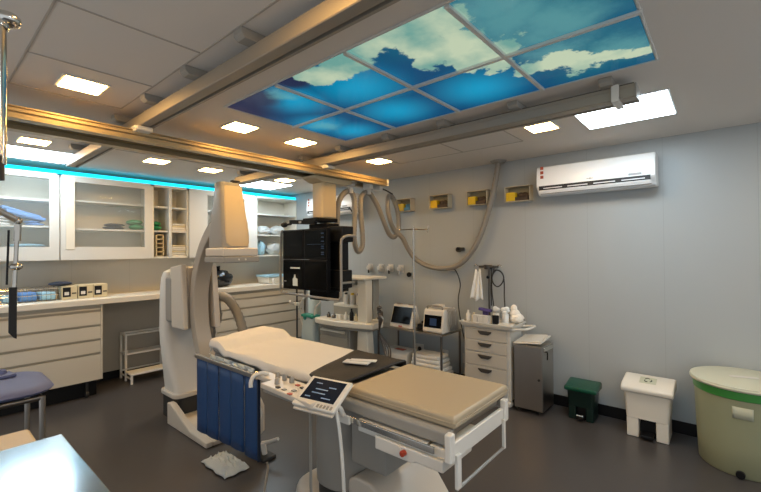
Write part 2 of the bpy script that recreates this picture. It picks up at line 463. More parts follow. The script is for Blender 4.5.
single('rail_stop', MB().box(-1.72, -1.545, -5.54, -5.50, 2.462, 2.5).box(-1.722, -1.70, -5.54, -5.50, 2.47, 2.56), 'mach_l', (-1.63, -5.52, 2.5), 'small white stop clamped on the near end of the right ceiling rail', 'rail stop', bevel=.004)

# bridge: double champagne beam across both rails
t = thing('bridge_beam', 'long gold-toned double beam crossing under both ceiling rails', 'ceiling beam', (-2.4, -2.8, 2.42))
def beam(y0, y1, nm):
    z0, z1 = 2.385, 2.457
    prof = [(y0, z0), (y0, z0+.026), (y0+.012, z0+.03), (y0+.012, z0+.036), (y0, z0+.04), (y0, z0+.055), (y0+.01, z0+.058), (y0+.01, z0+.062), (y0, z0+.066), (y0, z1), (y1, z1), (y1, z0)]
    MB().prism(prof, 'x', -4.35, -.655).build(nm, 'champ', t, smooth=False)
beam(-2.94, -2.865, 'front_beam'); beam(-2.66, -2.585, 'rear_beam')
MB().box(-4.3, -.7, -2.865, -2.66, 2.43, 2.445).build('web_plate', 'dark_alu', t, smooth=False)
MB().box(-.665, -.64, -2.95, -2.575, 2.38, 2.462).build('end_cap', 'mach_l', t, bevel=.006)
for x in (-3.33, -1.633):
    for y in (-2.76,):
        b = MB().box(x-.055, x+.055, y-.22, y+.08, 2.452, 2.476)
        b.box(x-.05, x+.05, y-.25, y-.15, 2.44, 2.472).build('trolley', 'mach_l', t, bevel=.006)
for x in (-1.16, -.86, -.68):
    MB().box(x-.03, x+.03, -2.86, -2.75, 2.335, 2.43).build('hose_trolley', 'mach_l', t, bevel=.006)

# corrugated supply hose looping under the bridge and over to the ceiling by the right wall
hp = [(x, -2.79-.0*i, z) for i, (x, z) in enumerate([(-1.349,1.774),(-1.348,1.894),(-1.331,2.102),(-1.285,2.205),(-1.199,2.275),(-1.128,2.277),(-1.08,2.191),(-1.074,2.008),(-1.085,1.78),(-1.062,1.655),(-1.013,1.603),(-.954,1.655),(-.944,1.783),(-.967,2.003),(-.973,2.2),(-.929,2.274),(-.86,2.299),(-.789,2.276),(-.682,2.165),(-.599,2.037),(-.524,1.917),(-.447,1.813),(-.357,1.783),(-.273,1.862),(-.26,2.005),(-.3,2.157),(-.37,2.273),(-.43,2.306),(-.47,2.27),(-.481,2.169),(-.463,2.07),(-.415,1.959),(-.335,1.86)])]
hp = [(p[0], p[1], p[2]) for i, p in enumerate(hp)]
hp += [(-.25, -2.84, 1.775), (-.17, -2.88, 1.62), (-.12, -2.94, 1.51), (-.09, -3.04, 1.44), (-.085, -3.18, 1.395), (-.085, -3.375, 1.384), (-.085, -3.556, 1.43), (-.085, -3.717, 1.562), (-.085, -3.847, 1.77), (-.085, -3.95, 2.04), (-.085, -4.025, 2.306), (-.09, -4.08, 2.58), (-.09, -4.085, 2.6)]
t = thing('supply_hose', 'thick grey corrugated hose looping under the gold beam and up to the ceiling', 'hose', (-.66, -2.8, 2.34))
MB().tube(hp, .029, n=12, k=10, ridges=True).build('hose_tube', 'hose', t, smooth=True)
MB().lathe((-.10, -4.085, H), [(0, -.022), (.075, -.02), (.09, 0)], 24).build('ceiling_collar', 'mach_g', t)
for p in ((-1.16, -2.80, 2.29), (-.86, -2.80, 2.305)):
    MB().box(p[0]-.025, p[0]+.025, p[1]-.035, p[1]+.035, p[2]-.03, p[2]+.03).build('clamp', 'mach_l', t, bevel=.006)

MB().tube([(-.66, -2.80, 2.375), (-.55, -2.81, 2.36), (-.43, -2.83, 2.32)], .009, n=8).build('end_strap', 'rubber', t)

# ------------------------------------------------------------------ right wall: AC units, glove boxes, sockets
def ac(x0dummy, yc, zt, L, lab, grp):
    t = thing('air_conditioner', lab, 'air conditioner', (0, yc, zt-.3), grp, local=True)
    # local: x from wall outwards negative, y along, z up 0..0.3 (base at 0)
    prof = [(-.002, 0.01), (-.002, .3), (-.17, .3), (-.205, .285), (-.222, .24), (-.225, .085), (-.205, .06), (-.19, .05), (-.16, .012), (-.1, 0)]
    MB().prism(prof, 'y', -L/2, L/2).build('casing', 'ac', t, bevel=.012, seg=3)
    MB().prism([(-.2, .062), (-.223, .095), (-.2285, .095), (-.2285, .045), (-.176, .02), (-.17, .03)], 'y', -L/2+.035, L/2-.03).build('air_outlet', 'ac_dark', t, smooth=False)
    for k in range(4):
        a = -L/2+.06+k*(L-.1)/4
        MB().obox((-.2295, a+(L-.1)/8-.01, .07), (.003, (L-.1)/4-.05, .007), (0, 0, 0)).build('louvre', 'ac', t)
    MB().prism([(-.212, .018), (-.236, .048), (-.233, .052), (-.208, .022)], 'y', -L/2+.03, L/2-.03).build('flap', 'ac', t, bevel=.0015)
    for k in range(3): MB().box(-.2275, -.2245, L/2-.075, L/2-.045, .17+k*.045, .2+k*.045).build('sticker', 'ac_red', t, smooth=False)
    MB().box(-.2265, -.2245, -.02, .035, .118, .124).box(-.2265, -.2245, 0, .008, .112, .13).build('logo', 'grey_mark', t, smooth=False)
    MB().box(-.2265, -.2245, -L/2+.1, -L/2+.2, .105, .125).build('rating_mark', 'grey_mark', t, smooth=False)
    return t
ac(0, -5.045, 2.452, 1.01, 'white wall air conditioner with small red stickers, alone at the right', 'wall air conditioners')
ac(0, -1.40, 2.455, 1.03, 'white wall air conditioner in the far corner, partly hidden by the monitor column', 'wall air conditioners')
def glovebox(yc, w, cloth, lab):
    t = thing('glove_box_holder', lab, 'glove holder', (0, yc, 2.13), 'yellow glove boxes on the right wall', local=True)
    b = MB(); h = .17; dp = .10
    b.box(-dp, 0, -w/2, -w/2+.008, 0, h).box(-dp, 0, w/2-.008, w/2, 0, h).box(-dp, 0, -w/2, w/2, 0, .008).box(-dp, 0, -w/2, w/2, h-.008, h)
    b.build('holder', 'box_ac', t, bevel=.002)
    MB().box(-.006, 0, -w/2+.008, w/2-.008, .008, h-.008).build('back_plate', 'box_back', t, smooth=False)
    MB().box(-.085, -.01, w/2-.11, w/2-.012, .012, .105).build('glove_box', 'yellow', t, bevel=.003)
    g = MB().box(-.08, -.01, -w/2+.03, w/2-.112, .012, .05)
    for k in range(4): g.sph((-.055+.01*(k % 2), -w/2+.05+k*(w-.19)/4, .065+.012*(k % 2)), (.03, .035, .025), 10)
    g.build('gloves', cloth, t)
    return t
glovebox(-2.75, .235, 'glove_b', 'clear wall holder with yellow box and blue gloves, nearest the hose loops')
glovebox(-3.295, .28, 'glove', 'clear wall holder with yellow glove box, second from the hose loops')
glovebox(-3.81, .26, 'glove', 'clear wall holder with yellow glove box, half hidden by the rising hose')
glovebox(-4.29, .28, 'glove', 'clear wall holder with yellow glove box, nearest the right air conditioner')
def gas(y, z, lab, blk):
    t = thing('gas_outlet', lab, 'gas outlet', (0, y, z), 'medical gas outlets on the right wall', local=True)
    MB().box(-.012, 0, -.045, .045, -.055, .055).build('plate', 'mach_l', t, bevel=.004)
    MB().cyl((-.012, 0, 0), (-.06, 0, 0), .036).cyl((-.06, 0, 0), (-.075, 0, 0), .024).build('valve', 'mach_l', t, bevel=.003)
    MB().cyl((-.05, 0, .0), (-.05, 0, -.075), .012).build('nozzle', blk, t)
gas(-2.07, 1.365, 'white gas outlet with black knob, leftmost of the four above the metal stand', 'black')
gas(-2.27, 1.365, 'white gas outlet, second from the left of the four', 'pole')
gas(-2.45, 1.365, 'white gas outlet, third from the left of the four', 'black')
gas(-2.63, 1.36, 'white gas outlet, rightmost of the four, nearest the round black socket', 'pole')
single('round_socket', MB().cyl((-.001, -2.77, 1.285), (-.03, -2.77, 1.285), .032).cyl((-.03, -2.77, 1.285), (-.045, -2.77, 1.285), .018), 'black', (0, -2.77, 1.285), 'round black wall socket just right of the gas outlets', 'socket', bevel=.004)
def outlet(y, z, lab):
    t = thing('power_outlet', lab, 'socket', (0, y, z), 'white power outlets under the metal stand', local=True)
    MB().box(-.012, 0, -.06, .06, -.06, .06).build('plate', 'mach_l', t, bevel=.004)
    MB().cyl((-.012, 0, 0), (-.016, 0, 0), .028).build('socket_face', 'outlet_hole', t)
outlet(-2.93, .32, 'white wall outlet behind the metal stand, leftmost of three')
outlet(-3.30, .30, 'white wall outlet behind the metal stand, middle of three')
outlet(-3.62, .30, 'white wall outlet behind the metal stand, rightmost of three')
t = thing('wall_cable', 'dark cable hanging down the wall from a small white plug between hose and storage trolley', 'cable', (-.03, -3.5, 1.36))
MB().box(-.03, 0, -3.47, -3.37, 1.35, 1.39).build('plug', 'mach_l', t, bevel=.004)
MB().tube([(-.035, -3.42, 1.37), (-.05, -3.50, 1.36), (-.03, -3.55, 1.2), (-.03, -3.52, 1.0), (-.03, -3.55, .75), (-.02, -3.60, .5), (-.02, -3.62, .33)], .006, n=6).build('wire', 'rubber', t)
single('wall_hook', MB().cyl((-.0, -3.53, 1.615), (-.05, -3.53, 1.615), .03).box(-.05, 0, -3.60, -3.52, 1.6, 1.64), 'handle_d', (0, -3.53, 1.6), 'small dark knob on the wall behind the sagging hose', 'hook', bevel=.004)

# ------------------------------------------------------------------ back wall: upper cabinets
UZ0, UZ1, UF = 1.535, 2.50, -.37
def shelf_z(): return (1.89, 2.21)
def upper(x0, x1, lab, doors, fills):
    t = thing('wall_cabinet', lab, 'wall cabinet', ((x0+x1)/2, -.185, UZ0), 'white wall cabinets')
    b = MB(); g = .0015; a, c = x0+g, x1-g
    b.box(a, a+.018, UF+.024, -.001, UZ0, UZ1).box(c-.018, c, UF+.024, -.001, UZ0, UZ1)
    b.box(a, c, UF+.024, -.001, UZ0, UZ0+.022).box(a, c, UF+.024, -.001, UZ1-.03, UZ1).box(a+.018, c-.018, -.012, -.001, UZ0, UZ1)
    b.build('carcass', 'inside', t, smooth=False)
    for z in fills:
        MB().box(a+.019, c-.019, UF+.04, -.013, z-.011, z+.011).build('shelf', 'upper', t, bevel=.002)
    for (d0, d1, gx0, gx1, gz0, gz1) in doors:
        dd = MB().box(d0, gx0, UF, UF+.022, UZ0, UZ1-.02).box(gx1, d1, UF, UF+.022, UZ0, UZ1-.02).box(gx0, gx1, UF, UF+.022, UZ0, gz0).box(gx0, gx1, UF, UF+.022, gz1, UZ1-.02).build('door', 'upper', t, smooth=False)
        MB().box(gx0-.004, gx1+.004, UF+.009, UF+.013, gz0-.004, gz1+.004).build('pane', 'glass', dd, smooth=False)
        if d0 < -3.2 and d0 > -3.3:
            MB().box(gx0-.085, gx0-.002, UF-.006, UF+.002, gz0-.03, gz1+.03).build('grip_strip', 'cream', dd, bevel=.003)
    return t
upper(-4.35, -3.285, 'white glass-door wall cabinet at the left edge, blue bundles on its shelves', [(-4.34, -3.285-.003, -4.25, -3.375, 1.683, 2.435)], [1.905, 2.195])
upper(-3.28, -2.327, 'white glass-door wall cabinet with green and black bundles, second from the left', [(-3.275, -2.33, -3.145, -2.42, 1.683, 2.425)], [1.89, 2.215])
upper(-2.323, -1.862, 'narrow open white shelf unit between the glass-door cabinets', [], [1.89, 2.21])
MB().box(-2.125, -2.09, UF, -.013, UZ0, UZ1-.03).build('divider', 'upper', [o for o in C.objects if o.name.startswith('wall_cabinet')][-1], smooth=False)
upper(-1.858, -.80, 'white glass-door wall cabinet partly hidden behind the x-ray detector', [(-1.855, -1.33, -1.60, -1.40, 1.683, 2.425), (-1.33, -.803, -1.27, -1.01, 1.683, 2.425)], [1.89, 2.21])
upper(-.796, -.002, 'open white wall cabinet at the far corner, bags on its shelves', [], [1.876, 2.212])
single('led_strip', MB().box(-4.35, -.01, -.33, -.315, 2.508, 2.545).box(-4.35, -.01, -.345, -.315, 2.503, 2.508), 'led', (-2.2, -.33, 2.5), 'glowing cyan light strip along the top of the wall cabinets', 'light strip', smooth=False)

# things on the upper shelves
def bundle(x0, x1, y0, y1, z0, h, seed, k=4):
    """soft folded cloth: stacked rounded slabs with sagging"""
    rr = random.Random(seed); b = MB()
    for i in range(k):
        ins = rr.uniform(0, .03)
        zc = z0+h*(i+.5)/k
        b.sph(((x0+x1)/2+rr.uniform(-.02, .02), (y0+y1)/2, zc), ((x1-x0)/2-ins, (y1-y0)/2-ins*.5, h/k*.62), 14)
    return b
S1, S2 = 1.902, 1.559
single('folded_cloth', bundle(-3.58, -3.39, -.29, -.06, 1.922, .05, 1, 2), 'blue_cloth', (-3.5, -.2, 1.92), 'blue folded cloth on the middle shelf of the leftmost cabinet', 'cloth', 'folded cloths in the wall cabinets')
single('folded_cloth', MB().obox((-3.60, -.19, 2.06), (.34, .2, .03), (0, .28, .1)).obox((-3.56, -.19, 2.025), (.34, .2, .035), (0, .25, .1)), 'blue_cloth', (-3.6, -.2, 2.0), 'blue cloth leaning on top of the bundle in the leftmost cabinet', 'cloth', 'folded cloths in the wall cabinets', bevel=.01)
single('folded_cloth', bundle(-4.1, -3.65, -.30, -.06, 1.918, .09, 2, 3), 'white_cloth', (-3.9, -.2, 1.92), 'white folded cloth on the middle shelf of the leftmost cabinet', 'cloth', 'folded cloths in the wall cabinets')
single('folded_cloth', bundle(-3.72, -3.39, -.29, -.06, 1.570, .15, 3, 4), 'lblue', (-3.6, -.2, 1.56), 'pale blue bundle on the bottom shelf of the leftmost cabinet', 'cloth', 'folded cloths in the wall cabinets')
single('folded_cloth', bundle(-4.1, -3.80, -.29, -.06, 1.572, .18, 4, 4), 'blue_cloth', (-4.1, -.2, 1.56), 'blue bundle on the bottom shelf at the far left', 'cloth', 'folded cloths in the wall cabinets')
single('folded_cloth', bundle(-2.86, -2.58, -.30, -.06, 1.906, .07, 5, 2), 'navy_cloth', (-2.7, -.17, 1.90), 'dark folded cloth on the middle shelf beside the green bundle', 'cloth', 'folded cloths in the wall cabinets')
single('folded_cloth', bundle(-2.575, -2.36, -.31, -.04, 1.912, .12, 6, 2), 'green_cloth', (-2.45, -.17, 1.90), 'green bundle behind glass at the right end of the second cabinet', 'cloth', 'folded cloths in the wall cabinets')
single('folded_cloth', bundle(-2.30, -2.14, -.33, -.05, 1.910, .11, 7, 2), 'green_cloth', (-2.22, -.2, 1.90), 'green bundle on the open shelf just right of the glass door', 'cloth', 'folded cloths in the wall cabinets')
k = 0
for z0, nn in ((1.902, 4), (1.558, 6)):
    for i in range(nn):
        single('file_tray', MB().box(-2.07, -1.89, -.33, -.05, z0+i*.026, z0+.022+i*.026), ['cream', 'worktop', 'beige_box'][i % 3], (-1.98, -.2, z0+i*.026),
               'flat box in the %s pile on the narrow open shelves' % ('middle' if nn == 4 else 'bottom'), 'box', 'flat boxes piled on the %s open shelf' % ('middle' if nn == 4 else 'bottom'), bevel=.003)
t = thing('bottle_rack', 'dark rack with square openings on the bottom open shelf', 'rack', (-2.22, -.2, 1.558))
b = MB().box(-2.27, -2.255, -.32, -.06, 1.558, 1.85).box(-2.185, -2.17, -.32, -.06, 1.558, 1.85)
for i in range(6): b.box(-2.27, -2.17, -.32, -.06, 1.558+i*.056, 1.57+i*.056)
b.build('frame', 'beige_box', t, smooth=False); MB().box(-2.255, -2.185, -.1, -.07, 1.57, 1.84).build('back', 'handle_d', t, smooth=False)
def lump(x, z, w, h, seed, m, lab, nm='plastic_bag'):
    b = crumpled((x, -.19, z), (w*.46, .11, h*.48), seed, .2)
    single(nm, b, m, (x, -.2, z), lab, 'bag', 'plastic bags on the corner shelves')
lump(-.58, 1.888, .28, .15, 11, 'film', 'clear bag on the middle corner shelf, left side')
lump(-.30, 1.888, .28, .17, 12, 'film', 'clear bag on the middle corner shelf, right side')
lump(-.63, 1.558, .15, .24, 13, 'lblue', 'tall light blue bag on the bottom corner shelf')
lump(-.38, 1.558, .3, .22, 14, 'film', 'clear bag on the bottom corner shelf, beside the light blue one')

# ------------------------------------------------------------------ worktop and base cabinets
single('worktop', MB().box(-4.7, -.002, -.62, -.001, 1.03, 1.095), 'worktop', (-2.3, -.3, 1.03), 'long cream worktop running along the cabinet wall', 'worktop', bevel=.006)
def base_cab(x0, x1, gaps, lab, ncol=1):
    t = thing('drawer_cabinet', lab, 'drawer cabinet', ((x0+x1)/2, -.3, 0), 'cream drawer cabinets under the worktop')
    z0 = .185
    MB().box(x0+.018, x1-.018, -.572, -.015, z0, 1.028).build('body', 'groove', t, smooth=False)
    for xs_ in (x0, x1-.017): MB().box(xs_, xs_+.017, -.6, -.015, z0, 1.028).build('side_panel', 'cream', t, smooth=False)
    MB().box(x0+.05, x1-.04, -.52, -.05, .001, z0).build('plinth', 'black', t, smooth=False)
    zs = gaps
    wcol = (x1-x0)/ncol
    for c in range(ncol):
        for a, b_ in zip(zs, zs[1:]):
            hi, lo = a, b_
            xa, xb = x0+c*wcol+.004, x0+(c+1)*wcol-.004
            # plain front; the gap above it shows the shade-toned body
            MB().box(xa+.016, xb-.016, -.6, -.574, lo+.003, hi-.024).build('drawer_front', 'cream', t, smooth=False)
    return t
base_cab(-4.65, -2.94, [1.012, .972-.0, .805, .645, .49, .183], 'cream cabinet of wide drawers at left, under the wire tray')
base_cab(-1.60, -.06, [1.012, .93, .79, .66, .49, .183], 'cream drawer cabinet at right of the desk gap, behind the patient table', 1)
for x in (-3.08,): single('castor', MB().cyl((x-.015, -.56, .035), (x+.015, -.56, .035), .034).box(x-.012, x+.012, -.575, -.54, .04, .183), 'rubber', (x, -.56, 0), 'small dark castor under the right end of the left drawer cabinet', 'castor', bevel=.003)
single('desk_panel', MB().box(-2.935, -1.605, -.03, -.0005, .106, 1.028), 'desk', (-2.3, -.02, .11), 'grey-brown panel in the open knee space under the worktop', 'panel', smooth=False)

# worktop things
t = thing('wire_tray', 'chrome wire tray on the worktop holding blue packs', 'tray', (-3.6, -.3, 1.096))
b = MB()
x0, x1, y0, y1, z0, z1 = -4.0, -3.30, -.46, -.14, 1.10, 1.235
for z in (z0, z1, (z0+z1)/2): b.tube([(x0, y0, z), (x1, y0, z), (x1, y1, z), (x0, y1, z), (x0, y0, z)], .004, n=6, smooth=False)
for i in range(19):
    x = x0+(x1-x0)*i/18
    b.tube([(x, y0, z1), (x, y0, z0), (x, y1, z0), (x, y1, z1)], .0022, n=5, smooth=False)
b.build('wire', 'chrome', t)
for i, (x, w, h, c) in enumerate(((-3.86, .18, .06, 'lblue'), (-3.70, .12, .07, 'lblue'), (-3.56, .15, .09, 'blue_cloth'), (-3.40, .14, .085, 'lblue'))):
    single('blue_pack', MB().obox((x, -.32, 1.108+h/2), (w, .2, h), (0, 0, .06*(i-1))), c, (x, -.32, 1.1),
           ['pale blue pack at the left end of the wire tray', 'pale blue pack in the middle of the wire tray', 'deep blue pack in the wire tray', 'pale blue pack at the right end of the wire tray'][i], 'pack', 'blue packs in the wire tray', bevel=.02, seg=3)
single('cloth_cap', MB().sph((-3.27, -.32, 1.272), (.11, .1, .025), 16), 'navy_cloth', (-3.27, -.3, 1.25), 'dark cloth lying on top of the wire tray and boxes', 'cloth')
for i, x in enumerate((-3.21, -3.06, -2.915)):
    t = thing('card_box', ['cream dispenser box with black window, left of the three on the worktop', 'cream dispenser box with black window, middle of the three', 'cream dispenser box with black window, right of the three'][i], 'box', (x, -.33, 1.096), 'dispenser boxes on the worktop', local=True)
    MB().box(-.07, .07, -.1, .1, 0, .155 if i else .15).build('case', 'beige_box', t, bevel=.005)
    MB().box(-.06, .012, -.104, -.099, .03, .135).build('window', 'black', t, bevel=.002)
    MB().box(-.045, -.005, -.107, -.103, .05, .085).build('tag', 'mach_l', t, smooth=False)
    MB().box(.022, .062, -.104, -.099, .06, .075).build('latch', 'handle_d', t, smooth=False)
b = crumpled((-1.40, -.30, 1.097), (.19, .17, .125), 5, .22)
b.cyl((-1.41, -.3, 1.28), (-1.43, -.3, 1.40), .025, .05)
single('garbage_bag', b, 'bag_black', (-1.37, -.3, 1.097), 'crumpled shiny black plastic bag on the worktop behind the C-arm', 'bag')
t = thing('storage_tub', 'white plastic tub with light blue lid on the worktop in the far corner', 'tub', (-.46, -.33, 1.096))
MB().prism([(-.66, -.48), (-.24, -.48), (-.24, -.18), (-.66, -.18)], 'z', 1.097, 1.20, [(-.68, -.5), (-.22, -.5), (-.22, -.16), (-.68, -.16)]).build('body', 'mach_l', t, bevel=.012)
MB().box(-.69, -.21, -.51, -.15, 1.20, 1.235).build('lid', 'lblue', t, bevel=.01)
single('small_bottle', MB().lathe((-.62, -.55, 1.096), [(0, 0), (.025, 0), (.025, .07), (.012, .085), (.012, .1), (0, .1)], 16), 'mach_l', (-.62, -.55, 1.096), 'small white bottle in front of the blue-lidded tub', 'bottle')

# step stool
t = thing('step_stool', 'white two-step stool standing in the knee space beside the drawer cabinet', 'step stool', (-2.36, -.25, 0))
b = MB(); X0, X1 = -2.60, -2.12
for x in (X0, X1):
    b.tube([(x, -.07, .001), (x, -.07, .585)], .014, n=10, smooth=False)
    b.tube([(x, -.25, .001), (x, -.25, .585)], .014, n=10, smooth=False)
    b.tube([(x, -.46, .001), (x, -.46, .12)], .014, n=10, smooth=False)
    b.tube([(x, -.46, .06), (x, -.07, .06)], .01, n=8, smooth=False)
    b.tube([(x, -.25, .575), (x, -.07, .575)], .014, n=8, smooth=False)
for y, z in ((-.07, .575), (-.25, .575), (-.07, .33), (-.07, .1)): b.tube([(X0, y, z), (X1, y, z)], .013, n=8, smooth=False)
b.build('frame', 'stool', t)
MB().box(X0-.015, X1+.015, -.27, -.09, .32, .345).build('step', 'stool', t, bevel=.006)
MB().box(X0-.015, X1+.015, -.48, -.275, .105, .13).build('step', 'stool', t, bevel=.006)

# ------------------------------------------------------------------ patient table
TX0, TX1 = -3.02, -2.52
t = thing('patient_table', 'long white angiography table on a floor pedestal in the middle of the room', 'patient table', (-2.77, -4.4, 0))
def rrect(x0, x1, y0, y1, r, n=6):
    P = []
    for cx, cy, a0 in ((x1-r, y1-r, 0), (x0+r, y1-r, 90), (x0+r, y0+r, 180), (x1-r, y0+r, 270)):
        for i in range(n+1):
            a = math.radians(a0+90*i/n); P.append((cx+r*math.cos(a), cy+r*math.sin(a)))
    return P
# floor base: rounded lower body with a sloping cover towards the foot end
MB().prism(rrect(-3.0, -2.46, -4.80, -4.02, .16), 'z', .001, .30, rrect(-2.97, -2.49, -4.75, -4.08, .15)).build('base', 'mach', t, bevel=.02, seg=3)
MB().prism([(-4.50, .28), (-4.50, .44), (-4.55, .47), (-4.65, .47), (-4.70, .45), (-5.02, .06), (-5.02, .001), (-4.5, .001)], 'x', -2.90, -2.44).build('base_cover', 'mach', t, bevel=.018, seg=3)
MB().prism(rrect(-2.935, -2.625, -4.53, -4.23, .14, 8), 'z', .30, .37).build('column_gap', 'rubber', t)
MB().prism(rrect(-2.945, -2.61, -4.54, -4.22, .145, 8), 'z', .37, .80).build('column', 'mach_g', t, bevel=.008)
MB().box(-2.96, -2.56, -4.78, -4.05, .77, .865).build('undercarriage', 'mach_g', t, bevel=.015)
MB().box(-2.95, -2.60, -4.80, -4.58, .575, .775).build('drive_box', 'mach_g', t, bevel=.01)
MB().box(TX0+.02, TX1-.02, -5.16, -3.30, .868, .922).build('table_top', 'mach_g', t, bevel=.015)
# rounded side beam and chrome accessory rails
for s, xa in ((-1, TX0-.02), (1, TX1-.02)):
    b = MB().prism([(xa, .868), (xa+.01, .862), (xa+.04, .862), (xa+.04, .925), (xa+.012, .925), (xa, .912)], 'y', -5.19, -4.0)
    b.build('side_beam', 'mach_g', t, bevel=.006)
    xr = TX0-.045 if s < 0 else TX1+.045
    r_ = MB().box(xr-.005, xr+.005, -5.14, -4.02, .835, .862).build('accessory_rail', 'chrome', t, bevel=.003)
    for y in (-5.1, -4.6, -4.1):
        MB().cyl((xr, y, .848), (xr-s*.045, y, .855), .007).build('rail_post', 'chrome', r_)
# side tray with the emergency stop
MB().box(TX0-.03, TX0+.25, -5.185, -4.72, .80, .855).build('side_housing', 'mach_l', t, bevel=.008)
c_ = MB().prism([(-4.84, .765), (-4.84, .822), (-5.18, .822), (-5.18, .775), (-5.05, .775), (-5.04, .765)], 'x', TX0-.05, TX0+.18).build('foot_housing', 'mach_l', t, bevel=.008)
MB().cyl((TX0-.048, -5.0, .80), (TX0-.07, -5.0, .80), .012).build('stop_button', 'red', t, bevel=.003)['label'] = 'small red emergency stop button'
MB().cyl((TX0-.048, -4.97, .805), (TX0-.056, -4.97, .805), .016).build('button_ring', 'mach_l', t)
# foot end bracket, cross beam and the push frame
MB().box(TX0-.085, TX0-.05, -5.235, -5.207, .84, .945).build('foot_bracket', 'mach_l', t, bevel=.006)
MB().box(TX1-.11, TX1-.075, -5.235, -5.207, .84, .935).build('foot_bracket', 'mach_l', t, bevel=.006)
MB().box(TX0-.05, TX1-.11, -5.225, -5.207, .835, .90).build('cross_beam', 'mach_l', t, bevel=.004)
MB().box(TX0-.045, TX0-.015, -5.24, -5.226, .735, .86).build('push_frame_leg', 'mach_l', t, bevel=.003)
MB().box(TX1-.135, TX1-.12, -5.24, -5.226, .73, .86).build('push_frame_leg', 'mach_l', t, bevel=.003)
MB().tube([(TX0-.04, -5.233, .735), (TX1-.125, -5.233, .735)], .006, n=8, smooth=False).build('push_frame_bar', 'mach_g', t)

# mattress sections, pad, sheet: lie on the table
t = thing('foot_mattress', 'tan vinyl mattress section on the foot end of the patient table', 'mattress', (-2.77, -4.9, .925))
MB().box(TX0, TX1-.01, -5.205, -4.625, .926, .976).build('cushion', 'tan', t, bevel=.014, seg=4)
MB().tube([(TX0-.001, -5.206, .95), (TX1-.009, -5.206, .95), (TX1-.009, -4.63, .95), (TX0-.001, -4.63, .95), (TX0-.001, -5.206, .95)], .0025, n=6, smooth=False).build('seam_piping', 'tan', t)
rr = random.Random(3)
def drape(x0, x1, y0, y1, zf, n1=40, n2=24, hang=.0, seed=1, wr=.004):
    ph = [random.Random(seed*10+i).uniform(0, 6.28) for i in range(6)]
    def fn(u_, v):
        x = x0+(x1-x0)*v; y = y0+(y1-y0)*u_
        z = zf(x, y)+wr*(math.sin(y*23+ph[0]+2*math.sin(x*11))+.6*math.sin(x*37+y*17+ph[1])+.5*math.sin(y*61+x*29+ph[2]))
        return (x, y, z)
    return fn
# black pad: flat slab with drooping near edge
def pad_fn(u_, v):
    a = v; y = -4.60+(.215+.20*v)*u_
    if a < .12: x = TX0-.012; z = .984-(.12-a)/.12*.045
    elif a > .9: x = TX1; z = .986-(a-.9)/.1*.045
    else: x = TX0-.012+(TX1-TX0+.012)*(a-.12)/.78; z = .987+.0015*math.sin(y*30+x*9)
    return (x, y, z)
single('black_pad', MB().grid(pad_fn, 14, 26), 'pad', (-2.77, -4.35, .97), 'thin black pad between the tan mattress and the white sheet', 'pad', solid=.008)
single('white_pack', MB().obox((-2.76, -4.44, .999), (.06, .15, .008), (0, 0, .35)).obox((-2.73, -4.46, 1.005), (.04, .15, .006), (0, 0, .5)), 'sheet', (-2.8, -4.4, .99), 'small folded white packs lying on the black pad', 'pack', bevel=.004)
def sh_z(x, y):
    z = .978
    if y > -3.52: z += .04*min(1, max(0, (y+3.52)/.08))**.7
    return z
def sheet_fn(u_, v):
    yn, yf = -4.40+.20*max(0, (v-.14))/.86, -3.27+.16*max(0, (v-.14))/.86
    y = yn+(yf-yn)*u_
    hang = .045+.008*math.sin(y*9)+.004*math.sin(y*23)
    xa, xb = TX0-.012+.003*math.sin(y*11), TX1+.0
    if v < .14: k = 1-v/.14; x = xa-.012*math.sin(k*PI/2)+.003*math.sin(y*40)*k; z = sh_z(xa, y)-k*k*.5*hang-k*.5*hang
    elif v > .9: k = (v-.9)/.1; x = xb+.01*math.sin(k*PI/2); z = sh_z(xb, y)-k*hang
    else:
        x = xa+(xb-xa)*(v-.14)/.76; z = sh_z(x, y)+.002*math.sin(y*14+2*math.sin(x*13))+.0015*math.sin(x*31+y*13)
    if u_ > .97: z -= (u_-.97)*1.6; x = x*.9+.1*(TX0+TX1)/2
    if u_ < .03: z -= (.03-u_)*.35
    return (x, y, z)
t = thing('table_sheet', 'cream white sheet over the mattress on the head half of the patient table', 'sheet', (-2.77, -3.6, .97))
MB().grid(sheet_fn, 70, 40).build('cloth', 'sheet', t, solid=.006)
MB().box(TX0+.01, TX1-.02, -4.19, -3.30, .926, .965).build('mattress', 'mach_g', t, bevel=.012)
def film_fn(u_, v):
    y = -3.38-.52*u_
    n_ = math.sin(y*70+v*5)+.7*math.sin(y*41-v*9+1)+.5*math.sin(y*120+v*13)
    return (TX0-.045-.006*n_, y, .935-.05*v*(1+.35*math.sin(y*21))+.004*n_)
single('clear_drape', MB().grid(film_fn, 60, 10), 'film', (TX0-.06, -3.5, .92), 'crumpled clear plastic film hanging at the near edge of the white sheet', 'film', solid=.002)

